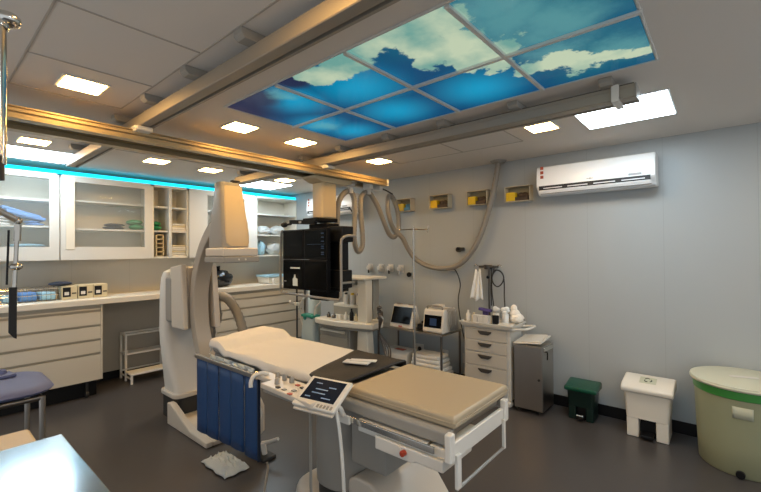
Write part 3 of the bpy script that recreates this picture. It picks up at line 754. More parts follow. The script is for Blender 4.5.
# table side controls and lead curtain
t = thing('control_panel', 'ivory control panel with knobs and a grab handle on the near side of the table', 'control panel', (-3.16, -4.3, .95))
MB().prism([(-3.075, -4.04), (-3.075, -4.62), (-3.235, -4.62), (-3.215, -4.20), (-3.15, -4.20), (-3.15, -4.04)], 'z', .925, .95).build('housing', 'mach', t, bevel=.006)
MB().box(-3.10, -3.075, -4.6, -4.05, .84, .93).build('clamp', 'mach_g', t, bevel=.004)
for i, (x, y) in enumerate(((-3.11, -4.20), (-3.11, -4.26), (-3.11, -4.32), (-3.17, -4.28))):
    MB().lathe((x, y, .95), [(.013, 0), (.012, .022), (.007, .03), (0, .031)], 14).build('knob', 'mach_g', t)
for i, (x, y) in enumerate(((-3.20, -4.33), (-3.20, -4.38), (-3.12, -4.38), (-3.13, -4.43), (-3.18, -4.43), (-3.22, -4.45))):
    MB().box(x-.009, x+.009, y-.012, y+.012, .95, .956).build('key', ['handle_d', 'mach_g', 'ac_red'][i % 3], t, bevel=.002)
MB().tube([(-3.11, -4.12, .955), (-3.14, -4.10, .963), (-3.175, -4.085, .955), (-3.195, -4.085, .93), (-3.20, -4.09, .90)], .011, n=12).build('grab_handle', 'mach_l', t)
# tablet
t = thing('touch_tablet', 'white touch tablet with dark lit screen, tilted on the table side', 'tablet', (-3.15, -4.60, .97), local=True)
MT = Matrix.Identity(3)
ex = Vector((0.04, -.222, 0)).normalized(); ey = Vector((.14, .035, .078)); ey = (ey-ex*ey.dot(ex)).normalized(); ez = ex.cross(ey)
t.rotation_euler = Matrix((ex, ey, ez)).transposed().to_euler()
MB().box(-.118, .118, -.088, .085, -.012, .006).build('case', 'mach_l', t, bevel=.008, seg=3)
s_ = MB().box(-.094, .094, -.05, .07, .0062, .0075).build('screen', 'screen_on', t, smooth=False)
b = MB()
for x, y, w in ((-.045, .045, .035), (.04, .03, .04), (-.01, .012, .07), (-.015, -.01, .075), (-.06, -.035, .03), (.04, -.032, .05)): b.box(x-w/2, x+w/2, y-.003, y+.003, .0076, .0082)
b.build('text_lines', 'screen_txt', s_, smooth=False)
for i in range(5): MB().box(.02+i*.018, .031+i*.018, -.081, -.064, .006, .009).build('key', 'mach_g', t, bevel=.001)
MB().box(-.11, .11, -.098, -.07, -.024, -.012).build('key_ledge', 'mach', t, bevel=.005)
MB().box(-.10, -.03, -.0, .05, -.03, -.012).build('mount', 'mach_g', t, bevel=.005)
t = thing('tablet_bracket', 'small ivory clamp arm holding the tablet on the chrome side rail', 'bracket', (-3.08, -4.72, .9))
MB().tube([(-3.08, -4.66, .865), (-3.10, -4.66, .90), (-3.12, -4.64, .915)], .012).build('arm', 'mach_l', t)
MB().box(-3.085, -3.072, -4.70, -4.62, .83, .868).build('clamp', 'mach_l', t, bevel=.003)
t = thing('tablet_cable', 'white cable running from the tablet down to the floor', 'cable', (-3.09, -4.66, .9))
MB().tube([(-3.12, -4.655, .90), (-3.13, -4.69, .80), (-3.13, -4.71, .6), (-3.12, -4.70, .35), (-3.11, -4.66, .1), (-3.1, -4.6, .02), (-3.04, -4.5, .012)], .008, n=10).build('wire', 'mach_l', t)
t = thing('standing_rod', 'thin grey rod standing under the tablet beside the table column', 'rod', (-3.10, -4.40, 0))
MB().cyl((-3.09, -4.44, .012), (-3.09, -4.44, .835), .007, n=12).build('rod', 'mach_g', t)
MB().cyl((-3.09, -4.44, .001), (-3.09, -4.44, .012), .06).build('foot', 'mach_g', t)

t = thing('lead_curtain', 'dark blue radiation curtain of vertical strips hanging on the near side of the table', 'radiation curtain', (-3.06, -3.58, .4))
y0, y1 = -3.965, -3.205
for i in range(5):
    a = y0+(y1-y0)*i/5; c_ = y0+(y1-y0)*(i+1)/5
    def fn(u_, v, a=a, c_=c_, i=i):
        y = a+.003+(c_-a-.006)*u_
        return (-3.075-.006*math.sin(PI*u_)-.004*(i % 2), y, .885-(.50-.05*(y1-y)/.76+.012*(i == 0))*v)
    MB().grid(fn, 6, 8).build('strip', 'lead_blue', t, solid=.007)
MB().box(-3.088, -3.062, y0-.005, y1+.005, .885, .912).build('top_rail', 'steel', t, bevel=.003)
MB().box(-3.084, -3.066, y0-.006, y0+.004, .42, .90).build('edge_strip', 'lead_edge', t, bevel=.002)
MB().box(-3.062, -3.045, y0+.02, y0+.07, .90, .92).box(-3.064, -3.045, y0+.03, y0+.06, .89, .915).build('hinge', 'chrome', t, bevel=.004)
MB().cyl((-3.07, y0-.01, .90), (-3.07, y0-.06, .905), .013).sph((-3.07, y0-.07, .905), .018).build('lock_knob', 'black', t)

# ------------------------------------------------------------------ C-arm x-ray stand
CX, CY, CZ, R1, R0 = -2.60, -3.10, 1.13, .894, .79
t = thing('c_arm', 'large ivory floor-mounted C-arm with detector, curving around the head of the table', 'x-ray machine', (CX, -1.8, 0))
def arc_ring(a, ra, rb, xa, xb):
    c_, s_ = math.cos(a), math.sin(a)
    return [(xa, CY+ra*c_, CZ+ra*s_), (xb, CY+ra*c_, CZ+ra*s_), (xb, CY+rb*c_, CZ+rb*s_), (xa, CY+rb*c_, CZ+rb*s_)]
A = [math.radians(-88+(66+88)*i/48) for i in range(49)]
MB().loft([arc_ring(a, R0, R1-.012, CX-.085, CX+.055) for a in A]).build('arc', 'carm', t, bevel=.01, seg=3)
MB().loft([arc_ring(a, R1-.012, R1, CX-.075, CX+.045) for a in A]).build('arc_track', 'steel_dark', t, smooth=True)
# carriage block that holds the arc
b = MB().prism([(-2.24, .90), (-1.98, .90), (-1.95, 1.47), (-2.19, 1.50), (-2.215, 1.2)], 'x', CX-.15, CX-.093)
b.prism([(-2.36, .90), (-1.98, .90), (-1.95, 1.47), (-2.28, 1.50), (-2.325, 1.2)], 'x', CX+.093, CX+.15)
b.prism([(-2.19, .90), (-2.02, .90), (-1.96, 1.47), (-2.19, 1.47)], 'x', CX-.093, CX+.093)
b.build('carriage', 'mach', t, bevel=.014, seg=3)
MB().box(CX-.155, CX+.155, -2.0, -1.84, .94, 1.38).build('carriage_joint', 'mach_g', t, bevel=.03, seg=3)
# pillar
P = []
for z, xa, xb, ya, yb in ((.26, -2.72, -2.44, -2.02, -1.70), (.34, -2.725, -2.43, -1.99, -1.69), (.6, -2.75, -2.42, -1.90, -1.69), (.85, -2.765, -2.43, -1.86, -1.69), (1.2, -2.76, -2.44, -1.86, -1.69), (1.36, -2.75, -2.455, -1.86, -1.70), (1.42, -2.73, -2.48, -1.85, -1.72), (1.44, -2.69, -2.52, -1.83, -1.74)):
    P.append([(x, y, z) for x, y in rrect(xa, xb, ya, yb, min(.07, (xb-xa)/3, (yb-ya)/3), 5)])
MB().loft(P).build('pillar', 'mach_l', t)
MB().prism(rrect(-2.745, -2.42, -2.05, -1.66, .08), 'z', .215, .26).build('pillar_collar', 'mach', t, bevel=.012)
MB().prism(rrect(-2.73, -2.44, -2.03, -1.67, .08), 'z', .001, .215).build('pillar_base', 'rubber', t, bevel=.006)
MB().prism([(-1.98, .001), (-1.98, .20), (-2.05, .20), (-2.45, .06), (-2.75, .045), (-2.75, .001)], 'x', -2.79, -2.73).prism([(-1.98, .001), (-1.98, .20), (-2.05, .20), (-2.45, .06), (-2.75, .045), (-2.75, .001)], 'x', -2.47, -2.41).prism([(-1.98, .001), (-1.98, .06), (-2.75, .04), (-2.75, .001)], 'x', -2.73, -2.47).build('foot_plate', 'mach', t, bevel=.01)
# detector head
DY = -2.83
h = thing  # keep name free
MB().box(CX-.155, CX+.155, DY-.155, DY+.155, 1.575, 1.645).build('detector_plate', 'mach', t, bevel=.012, seg=3)
MB().box(CX-.16, CX+.16, DY-.16, DY+.16, 1.525, 1.573).build('detector_face', 'mach_g', t, bevel=.008)
rings = []
for z, w, dpt, oy in ((1.648, .125, .125, 0), (1.75, .122, .12, 0), (1.95, .112, .09, .005), (2.1, .10, .07, .01), (2.185, .095, .062, .012), (2.2, .088, .055, .012)):
    rings.append([(CX+(px_), DY+.05+oy+py_, z) for px_, py_ in rrect(-w, w, -dpt, dpt, .03, 4)])
MB().loft(rings).build('detector_housing', 'mach_g', t, smooth=True)
rings = []
for z, w, dpt, oy in ((1.66, .105, .125, 0), (1.69, .118, .125, 0), (1.75, .122, .12, 0), (1.95, .112, .09, .005), (2.1, .10, .07, .01), (2.17, .095, .063, .012)):
    xl = -w+.022+(.02 if z < 1.68 else 0)
    rings.append([(CX+px_, DY+.05+oy+py_, z) for px_, py_ in rrect(xl, w+.003, -dpt-.006, -dpt+.05, .02, 4)])
MB().loft(rings).build('front_cover', 'gold', t, smooth=True)  # warmer than the grey housing: lamplight put into the front's colour
MB().cyl((CX+.05, DY+.04, 2.185), (CX+.05, DY+.04, 2.215), .02).box(CX+.02, CX+.09, DY+.02, DY+.06, 2.213, 2.226).build('top_hook', 'rubber', t, bevel=.003)
for x in (CX-.03, CX+.03): MB().cyl((x, DY-.161, 1.55), (x, DY-.166, 1.55), .007).build('led_dot', 'mach_l', t)
MB().sph((CX+.118, DY+.0, 1.85), (.022, .04, .05)).sph((CX+.122, DY+.0, 1.78), (.02, .04, .04)).build('side_knob', 'gold', t)
# link between the arc end and the detector housing
MB().loft([[(x, y, 1.88+.02*k) for x, y in rrect(CX-.075, CX+.075, -2.80, -2.60, .03, 3)] for k in range(0, 6)]).build('arc_head', 'carm', t, bevel=.01)
# tube assembly under the table
rings = []
for z, w, dpt in ((.135, .13, .17), (.16, .15, .2), (.36, .15, .2), (.42, .13, .17), (.50, .08, .09)):
    rings.append([(CX+px_*.8, -3.0+py_*.7, z) for px_, py_ in rrect(-w, w, -dpt, dpt, .05, 4)])
MB().loft(rings).build('tube_housing', 'mach', t)
t2 = thing('service_hose', 'thick dark ribbed hose arching out from behind the C-arm towards the table', 'hose', (-2.2, -2.0, 1.1))
MB().tube([(-2.33, -1.84, .03), (-2.31, -1.86, .4), (-2.28, -1.82, .8), (-2.26, -1.80, 1.02), (-2.22, -1.88, 1.135), (-2.19, -2.02, 1.11), (-2.17, -2.16, .98), (-2.17, -2.27, .8), (-2.2, -2.4, .5)], .044, n=14, k=8, ridges=True).build('hose_tube', 'hose', t2)
b = MB().tube([(-2.27, -1.92, 1.08), (-2.30, -1.95, .95), (-2.27, -1.97, .85), (-2.24, -1.95, .95), (-2.24, -1.93, 1.1)], .008, n=8)
b.tube([(-2.25, -1.95, 1.1), (-2.31, -2.0, 1.0), (-2.29, -2.03, .88), (-2.25, -2.0, .98)], .008, n=8).build('cable_loop', 'mach_g', t2)
rr = random.Random(21)
def crumple(u_, v):
    x = -2.92+.20*v; y = -2.93-.36*u_
    e = min(u_, 1-u_, v, 1-v)
    n_ = math.sin(u_*31+v*9)*math.sin(v*23-u_*12)+.7*math.sin(u_*17+v*41+1)+.4*math.sin(v*60+u_*37)
    return (x+.006*math.sin(u_*16), y+.006*math.sin(v*13), .012+min(1, e*5)*(.045+.009*n_))
single('plastic_cover', MB().grid(crumple, 30, 22), 'film', (-2.84, -3.15, .0), 'crumpled clear plastic bag on the floor below the blue curtain', 'plastic bag', solid=.004)
t = thing('foot_switch', 'pale foot switch with lever on the floor right of the blue curtain', 'foot switch', (-2.56, -3.25, 0))
MB().box(-2.62, -2.50, -3.31, -3.17, .001, .03).build('base', 'rubber', t, bevel=.01)
MB().cyl((-2.56, -3.24, .03), (-2.57, -3.23, .12), .02).build('post', 'mach_l', t, bevel=.004)
MB().tube([(-2.57, -3.22, .115), (-2.55, -3.28, .135), (-2.52, -3.36, .17)], .014, n=10).build('lever', 'mach_l', t)
t = thing('floor_cable', 'grey cable snaking over the floor from the foot switch to the table base', 'cable', (-2.8, -3.8, 0))
MB().tube([(-2.60, -3.33, .009), (-2.64, -3.40, .009), (-2.72, -3.50, .009), (-2.80, -3.60, .009), (-2.90, -3.74, .009), (-2.98, -3.86, .009), (-3.06, -3.97, .009), (-3.12, -4.04, .009), (-3.10, -4.12, .009), (-3.02, -4.06, .009), (-2.93, -3.98, .03)], .008, n=8).build('wire', 'hose', t)
MB().sph((-2.69, -3.34, .42), (.03, .05, .065)).cyl((-2.68, -3.33, .42), (-2.62, -3.10, .36), .02).build('tube_knob', 'mach_l', bpy.data.objects['c_arm'])

# ------------------------------------------------------------------ monitor boom
t = thing('monitor_column', 'warm-lit beige square column hanging from the gold beam, carrying the monitors', 'monitor mount', (-1.45, -2.76, 2.38))
MB().box(-1.60, -1.40, -2.845, -2.675, 1.955, 2.335).build('column', 'gold', t, bevel=.02, seg=3)
MB().prism([(-1.72, 2.385), (-1.70, 2.355), (-1.62, 2.325), (-1.28, 2.325), (-1.10, 2.365), (-1.10, 2.385)], 'y', -2.86, -2.66).build('carriage', 'gold', t, bevel=.008)
MB().box(-1.70, -1.40, -2.86, -2.64, 1.915, 1.955).build('swivel_plate', 'bezel', t, bevel=.008)
MB().box(-1.60, -1.42, -2.90, -2.62, 1.10, 1.90).build('spine', 'bezel', t, bevel=.01)
MB().box(-1.60, -1.44, -3.13, -2.90, 1.70, 1.86).box(-1.56, -1.46, -3.08, -2.90, 1.2, 1.72).box(-1.60, -1.46, -3.13, -2.90, 1.24, 1.42).build('side_bracket', 'black', t, bevel=.01)
t = thing('monitor_frame', 'bent grey tube guard around the monitors with a handle at the right', 'frame', (-1.62, -2.7, 1.15))
b = MB().tube([(-1.64, -2.215, 1.85), (-1.655, -2.20, 1.75), (-1.66, -2.195, 1.25), (-1.66, -2.22, 1.165), (-1.66, -2.30, 1.15), (-1.66, -3.05, 1.135), (-1.66, -3.155, 1.15), (-1.66, -3.175, 1.23), (-1.66, -3.175, 1.66), (-1.64, -3.18, 1.735), (-1.58, -3.19, 1.76), (-1.48, -3.19, 1.76)], .013, n=12)
b.tube([(-1.66, -3.175, 1.30), (-1.5, -3.19, 1.30)], .011, smooth=False)
b.build('tube', 'mach_g', t)
def monitor(yc, zc, lab, deco):
    t = thing('display_monitor', lab, 'monitor', (-1.68, yc, zc), 'four black monitors on the ceiling mount', local=True)
    MB().box(-.02, .03, -.178, .178, -.158, .158).build('housing', 'bezel', t, bevel=.006)
    s_ = MB().box(-.0225, -.02, -.160, .160, -.140, .140).build('screen', 'screen', t, smooth=False)
    MB().box(.03, .07, -.09, .09, -.08, .08).build('rear_cover', 'bezel', t, bevel=.01)
    if deco == 1:
        MB().box(-.0245, -.0224, -.12, .04, .062, .078).build('sticker', 'sticker', t, smooth=False)
        MB().prism([(-.08, -.12), (.0, -.12), (.0, -.045), (-.02, -.03), (-.025, 0), (-.045, 0), (-.05, -.035), (-.08, -.045)], 'x', -.0245, -.0224).build('paper_note', 'sticker', t, smooth=False)
        MB().box(-.0245, -.0224, .115, .15, -.08, -.07).build('sticker', 'grey_mark', t, smooth=False)
    if deco == 2:
        b = MB()
        for z in (.10, .06, .02, -.03, -.05, -.09, -.11): b.box(-.0245, -.0224, -.135, -.095, z, z+.01)
        b.box(-.0235, -.0224, -.15, .12, -.005, -.002)
        b.build('screen_text', 'blueish', s_, smooth=False)
monitor(-2.475, 1.685, 'blank black monitor, upper left of the four', 0)
monitor(-2.84, 1.685, 'black monitor with faint blue lines, upper right of the four', 2)
monitor(-2.475, 1.365, 'black monitor with white paper note and strip, lower left of the four', 1)
monitor(-2.84, 1.365, 'blank black monitor, lower right of the four', 0)
t = thing('camera_arm', 'black bar with bulb-shaped grip lying across the top of the monitors', 'handle', (-1.68, -2.5, 1.9))
MB().obox((-1.68, -2.62, 1.918), (.04, .42, .045), (.06, 0, 0)).build('bar', 'bezel', t, bevel=.006)
MB().sph((-1.68, -2.30, 1.905), (.03, .055, .03)).cyl((-1.68, -2.34, 1.905), (-1.68, -2.42, 1.91), .012).build('grip', 'black', t)
MB().box(-1.703, -1.699, -2.62, -2.58, 1.905, 1.93).build('plate', 'mach_g', t, smooth=False)

# ------------------------------------------------------------------ anaesthesia machine and bag stand
t = thing('anesthesia_machine', 'beige anaesthesia workstation with shelf and drawers by the right wall', 'medical machine', (-.5, -2.1, 0))
MB().box(-.74, -.30, -2.36, -1.82, .10, .62).build('drawer_body', 'anes_g', t, bevel=.012)
for z0_, z1_ in ((.50, .61), (.33, .49), (.14, .32)):
    d_ = MB().box(-.755, -.742, -2.34, -1.80, z0_, z1_).build('drawer', 'anes_g', t, bevel=.006)
    if z0_ > .4: MB().prism([(-.755, .585), (-.80, .575), (-.80, .56), (-.755, .545)], 'y', -2.30, -1.86).build('drawer_handle', 'anes', d_, bevel=.006)
MB().prism([(-.88, -1.9), (-.88, -2.3), (-.84, -2.5), (-.76, -2.76), (-.54, -2.76), (-.54, -2.56), (-.30, -2.56), (-.30, -1.80), (-.84, -1.80)], 'z', .655, .725).build('work_shelf', 'anes', t, bevel=.015, seg=3)
MB().prism([(-.81, -1.86), (-.84, -1.95), (-.84, -2.3), (-.80, -2.5), (-.74, -2.7), (-.56, -2.7), (-.56, -2.54), (-.32, -2.54), (-.32, -1.86)], 'z', .62, .656).build('shelf_rim', 'anes_g', t, bevel=.01)
MB().prism([(-2.44, .10), (-2.72, .10), (-2.68, .3), (-2.65, .66), (-2.65, 1.25), (-2.50, 1.25), (-2.50, .66), (-2.48, .3)], 'x', -.74, -.62).build('side_column', 'anes', t, bevel=.015)
MB().box(-.46, -.34, -2.52, -1.76, .725, 1.25).build('rear_panel', 'anes_g', t, bevel=.01)
MB().box(-.80, -.36, -2.67, -2.05, 1.25, 1.28).build('top_shelf', 'anes', t, bevel=.01)
MB().box(-.60, -.46, -2.50, -2.12, .93, 1.17).build('vaporizer_panel', 'cream', t, bevel=.008)
MB().box(-.70, -.46, -2.50, -2.02, .885, .915).build('middle_shelf', 'anes', t, bevel=.008)
for y in (-2.20, -2.32, -2.43):
    v_ = MB().lathe((-.64, y, .918), [(0, 0), (.035, 0), (.035, .09), (.028, .12), (0, .125)], 18).build('vaporizer', 'mach_l', t)
    MB().cyl((-.64, y, 1.04), (-.64, y, 1.065), .02).build('dial', ['purple', 'handle_d', 'yellow'][int(-y*10) % 3], v_)
for y in (-1.95, -2.6):
    for x in (-.68, -.58):
        MB().cyl((x-.015, y, .045), (x+.015, y, .045), .044).cyl((x, y, .06), (x, y, .11), .015).build('castor', 'rubber', t)
MB().prism(rrect(-.76, -.52, -2.74, -1.84, .06), 'z', .085, .115).build('base_frame', 'anes_g', t, bevel=.006)
rr = random.Random(4)
for i, (y, m_, h_, lab) in enumerate(((-1.95, 'steel_dark', .07, 'small dark knob-like vial on the anaesthesia shelf, leftmost'), (-2.05, 'steel_dark', .06, 'small dark vial on the anaesthesia shelf, second from left'),
        (-2.18, 'mach_l', .06, 'short white pot on the anaesthesia shelf'), (-2.28, 'mach_l', .10, 'white dropper bottle on the anaesthesia shelf'), (-2.38, 'black', .15, 'black bottle on the anaesthesia shelf beside its side column'), (-2.46, 'beige_box', .09, 'tan bottle at the right end of the anaesthesia shelf'))):
    single('small_bottle', MB().lathe((-.72, y, .727), [(0, 0), (.026, 0), (.026, h_*.6), (.012, h_*.78), (.012, h_), (0, h_)], 16), m_, (-.72, y, .727), lab, 'bottle', 'small bottles on the anaesthesia shelf')
t = thing('tube_bundle', 'dark coiled tubes hanging at the right side of the anaesthesia machine', 'tubes', (-.7, -2.84, .7))
b = MB()
for k in range(4):
    o_ = .018*k
    b.tube([(-.70+o_, -2.80-o_*.5, .93-.02*k), (-.72, -2.84-o_, .80), (-.70, -2.83, .62), (-.68+o_, -2.87-o_, .45), (-.70, -2.93-o_, .30), (-.66, -2.88, .14), (-.62, -2.84, .03)], .009, n=7)
for z in (.93, .86, .80): b.sph((-.70, -2.83, z), (.03, .03, .022), 10)
b.build('tubes', 'steel_dark', t)
t = thing('bag_stand', 'thin dark pole with white clamp, holding a pale bag beside the drawer cabinet', 'stand', (-.86, -1.45, 0))
MB().cyl((-.86, -1.45, .03), (-.86, -1.45, 1.35), .012).build('pole', 'rubber', t)
b = MB()
for k in range(5):
    a = 2*PI*k/5; b.tube([(-.86, -1.45, .06), (-.86+.22*math.cos(a), -1.45+.22*math.sin(a), .03)], .014, smooth=False)
b.build('base', 'rubber', t)
MB().box(-.90, -.85, -1.50, -1.41, .86, .90).obox((-.93, -1.44, .90), (.10, .03, .03), (0, .6, 0)).build('clamp', 'mach_l', t, bevel=.004)
t = thing('suction_bag', 'pale grey-blue hanging bag with green band, in front of the drawer cabinet', 'bag', (-.75, -1.62, .3))
rings = []
for z, w, dd in ((.30, .15, .05), (.33, .165, .06), (.5, .15, .065), (.66, .14, .05), (.72, .13, .045)):
    rings.append([(-.76+py_, -1.62+px_, z) for px_, py_ in rrect(-w*.9, w*.9, -dd, dd, .03, 3)])
MB().loft(rings).build('bag', 'bagblue', t)
MB().box(-.83, -.70, -1.755, -1.50, .705, .74).sph((-.80, -1.56, .70), (.03, .035, .045)).sph((-.80, -1.70, .72), (.03, .04, .035)).build('green_band', 'teal', t, bevel=.006)
b = MB().tube([(-.78, -1.50, .74), (-.79, -1.48, .9), (-.79, -1.60, 1.0), (-.79, -1.80, 1.0), (-.79, -1.86, .93), (-.80, -1.77, .85), (-.79, -1.74, .74)], .011)
b.tube([(-.80, -1.50, .95), (-.82, -1.46, .80), (-.81, -1.50, .62), (-.80, -1.54, .55)], .011).build('ring_tube', 'mach_l', t)
single('gas_cylinder', MB().lathe((-.50, -1.40, .001), [(0, 0), (.09, 0), (.09, 1.1), (.05, 1.16), (0, 1.16)], 24), 'bagblue', (-.50, -1.40, .001), 'tall pale blue cylinder standing behind the monitors beside the drawer cabinet', 'cylinder')

t = thing('iv_pole', 'tall thin steel drip stand in front of the metal instrument stand', 'drip stand', (-.75, -3.38, 0))
MB().cyl((-.75, -3.38, .07), (-.75, -3.38, .95), .012).cyl((-.75, -3.38, .95), (-.75, -3.38, 1.87), .008).cyl((-.75, -3.38, .93), (-.75, -3.38, .97), .018).build('pole', 'pole', t)
MB().tube([(-.75, -3.19, 1.875), (-.75, -3.20, 1.845), (-.75, -3.38, 1.845), (-.75, -3.56, 1.835), (-.75, -3.575, 1.87)], .006, n=8, k=4).tube([(-.75, -3.575, 1.87), (-.75, -3.56, 1.80)], .005, smooth=False).build('hooks', 'pole', t)
b = MB()
for k in range(5):
    a = 2*PI*k/5+.3; b.tube([(-.75, -3.38, .085), (-.75+.24*math.cos(a), -3.38+.24*math.sin(a), .055)], .012, smooth=False); b.sph((-.75+.24*math.cos(a), -3.38+.24*math.sin(a), .028), (.02, .02, .026), 10)
b.build('base', 'pole', t)

# ------------------------------------------------------------------ metal instrument stand with monitors
t = thing('instrument_stand', 'open steel stand with two shelves against the right wall, carrying two monitors', 'metal stand', (-.3, -3.1, 0))
MB().box(-.51, -.07, -3.58, -2.62, .64, .662).build('top_shelf', 'steel', t, bevel=.003)
MB().box(-.49, -.09, -3.56, -2.64, .085, .10).build('bottom_shelf', 'steel', t, bevel=.003)
for x in (-.495, -.085):
    for y in (-3.565, -2.635): MB().cyl((x, y, .001), (x, y, .64), .013).build('leg', 'steel_dark', t)
t = thing('vital_monitor', 'grey-screened bedside monitor tilted back, left on the steel stand', 'monitor', (-.38, -2.96, .664), local=True)
MB().prism([(-.09, 0), (-.085, .02), (.0, .27), (.035, .275), (.10, .06), (.10, 0)], 'y', -.17, .17).build('case', 'mach_l', t, bevel=.014, seg=3)
MB().prism([(-.081, .055), (-.014, .245), (-.0175, .2465), (-.0855, .056)], 'y', -.14, .145).build('screen', 'screen', t, smooth=False)
MB().box(-.095, -.086, -.03, .02, .012, .03).build('sticker', 'ac_red', t, smooth=False)
MB().box(.005, .03, .04, .12, .272, .29).box(.005, .03, -.13, -.06, .272, .29).build('grip', 'mach_g', t, bevel=.005)
t = thing('patient_monitor', 'white boxy patient monitor with dark screen, right on the steel stand', 'monitor', (-.34, -3.44, .664), local=True)
MB().prism([(-.14, 0), (-.15, .02), (-.11, .25), (-.08, .27), (.14, .27), (.16, .22), (.16, 0)], 'y', -.135, .135).build('case', 'mach_l', t, bevel=.014, seg=3)
MB().prism([(-.1405, .06), (-.1205, .20), (-.1245, .2), (-.1445, .06)], 'y', -.115, .115).build('screen', 'screen', t, smooth=False)
MB().prism([(-.1395, .085), (-.128, .165), (-.13, .165), (-.1415, .085)], 'y', -.05, .04).build('lit_area', 'blueish', t, smooth=False)
MB().tube([(-.08, .10, .265), (-.09, .09, .30), (-.09, -.09, .30), (-.08, -.10, .265)], .01, k=3).build('handle', 'mach_g', t)
MB().box(-.06, .06, -.05, .07, .272, .31).build('top_module', 'mach_l', t, bevel=.01)
b = MB(); rr = random.Random(8)
for k in range(7):
    y_ = -.15-.006*k
    b.tube([(-.06+.02*k, y_+.05, .28), (-.04+.02*k, y_, .24), (-.05+.02*k, y_-.015, .12), (0+.015*k, y_-.01, .03), (.04, y_, .10), (.06, y_+.01, .26)], .006, n=6)
b.build('lead_wires', 'mach_g', t)
single('small_box', MB().box(-.40, -.30, -3.27, -3.17, .664, .73).box(-.36, -.32, -3.26, -3.2, .73, .76), 'black', (-.35, -3.2, .664), 'small black box between the two monitors on the steel stand', 'box', bevel=.005)
t = thing('sharps_box', 'white box with red lid mark on the lower shelf of the steel stand', 'box', (-.33, -2.86, .1), local=True)
MB().box(-.12, .12, -.17, .17, .003, .12).build('body', 'mach_l', t, bevel=.01)
MB().prism([(-.125, .12), (-.11, .22), (-.05, .27), (.12, .27), (.125, .12)], 'y', -.175, .175).build('lid', 'mach_l', t, bevel=.012)
MB().obox((-.03, -.02, .272), (.07, .14, .004), (0, 0, 0)).build('red_mark', 'ac_red', t, smooth=False)
for i in range(6):
    rr = random.Random(30+i)
    single('folded_linen', MB().obox((-.31+rr.uniform(-.01, .01), -3.30+rr.uniform(-.02, .02), .125+i*.046), (.30-.01*i, .46-.02*i, .043), (0, 0, rr.uniform(-.05, .05))), ['white_cloth', 'cotton'][i % 2], (-.31, -3.3, .102+i*.046),
           'folded pale linen in the pile on the lower shelf of the steel stand', 'linen', 'pile of folded linen on the lower shelf', bevel=.016, seg=3)

# ------------------------------------------------------------------ storage trolley (crash cart)
t = thing('storage_trolley', 'pale grey plastic trolley with four dark-handled drawers by the right wall', 'trolley', (-.27, -4.07, 0))
MB().box(-.42, -.12, -4.335, -3.81, .075, .79).build('body', 'cart', t, bevel=.01)
MB().prism(rrect(-.45, -.09, -4.36, -3.78, .04), 'z', .79, .825, rrect(-.46, -.08, -4.37, -3.77, .04)).build('top_tray', 'cart', t, bevel=.008)
b = MB()
for (x0_, x1_, y0_, y1_) in ((-.46, -.445, -4.37, -3.77), (-.095, -.08, -4.37, -3.77), (-.445, -.095, -3.785, -3.77), (-.445, -.095, -4.37, -4.355)): b.box(x0_, x1_, y0_, y1_, .825, .842)
b.build('tray_rim', 'cart', t, bevel=.004)
for z0_, z1_ in ((.655, .775), (.53, .648), (.385, .523), (.235, .378), (.09, .228)):
    d_ = MB().box(-.434, -.421, -4.30, -3.835, z0_, z1_).build('drawer', 'cart_drawer', t, bevel=.005)
    hz = z1_-.02
    MB().prism([(-4.14, hz), (-4.13, hz-.02), (-4.10, hz-.04), (-4.02, hz-.04), (-3.99, hz-.02), (-3.98, hz)], 'x', -.447, -.433).build('drawer_handle', 'handle_d', d_, bevel=.004)
MB().tube([(-.42, -4.36, .80), (-.42, -4.46, .815), (-.39, -4.50, .82), (-.20, -4.50, .82), (-.16, -4.46, .815), (-.16, -4.36, .80)], .012, n=10, k=4).build('push_handle', 'mach_l', t)
for x in (-.38, -.16):
    for y in (-4.30, -3.85): MB().cyl((x-.012, y, .037), (x+.012, y, .037), .036).cyl((x, y, .05), (x, y, .08), .015).build('castor', 'mach_l', t)
MB().box(-.46, -.42, -4.34, -4.28, .04, .075).build('bumper', 'mach_l', t, bevel=.01)
MB().box(-.1, -.075, -3.83, -3.80, .3, .5).build('side_clip', 'steel_dark', t)
# things on the trolley
ztop = .827
for i, (y, m_, h_, lab) in enumerate(((-3.83, 'mach_l', .12, 'white bottle with cream cap at the left end of the grey trolley top'), (-3.90, 'beige_box', .10, 'tan-capped bottle beside the white box on the grey trolley'))):
    single('small_bottle', MB().lathe((-.36, y, ztop), [(0, 0), (.025, 0), (.025, h_*.65), (.012, h_*.8), (.012, h_), (0, h_)], 16), m_, (-.36, y, ztop), lab, 'bottle')
for i in range(3):
    single('white_carton', MB().box(-.43, -.36, -3.975-.062*i, -3.918-.062*i, ztop, ztop+.085), 'mach_l', (-.40, -3.945-.062*i, ztop), ['small white carton at left front of the grey trolley top', 'small white carton, middle of the front three on the trolley', 'small white carton at the right of the front three on the trolley'][i], 'box', 'small white cartons on the trolley', bevel=.003)
single('black_cup', MB().lathe((-.36, -4.15, ztop), [(0, 0), (.032, 0), (.036, .09), (.03, .088), (.028, .01), (0, .01)], 18), 'black', (-.36, -4.15, ztop), 'black cup on the trolley between white cartons and white packs', 'cup')
single('purple_pack', MB().obox((-.29, -4.00, ztop+.13), (.10, .13, .03), (.15, .1, .2)).box(-.30, -.26, -4.03, -3.97, ztop, ztop+.13), 'purple', (-.28, -4.02, ztop), 'purple pack lying across the bottles on the grey trolley', 'pack', bevel=.008)
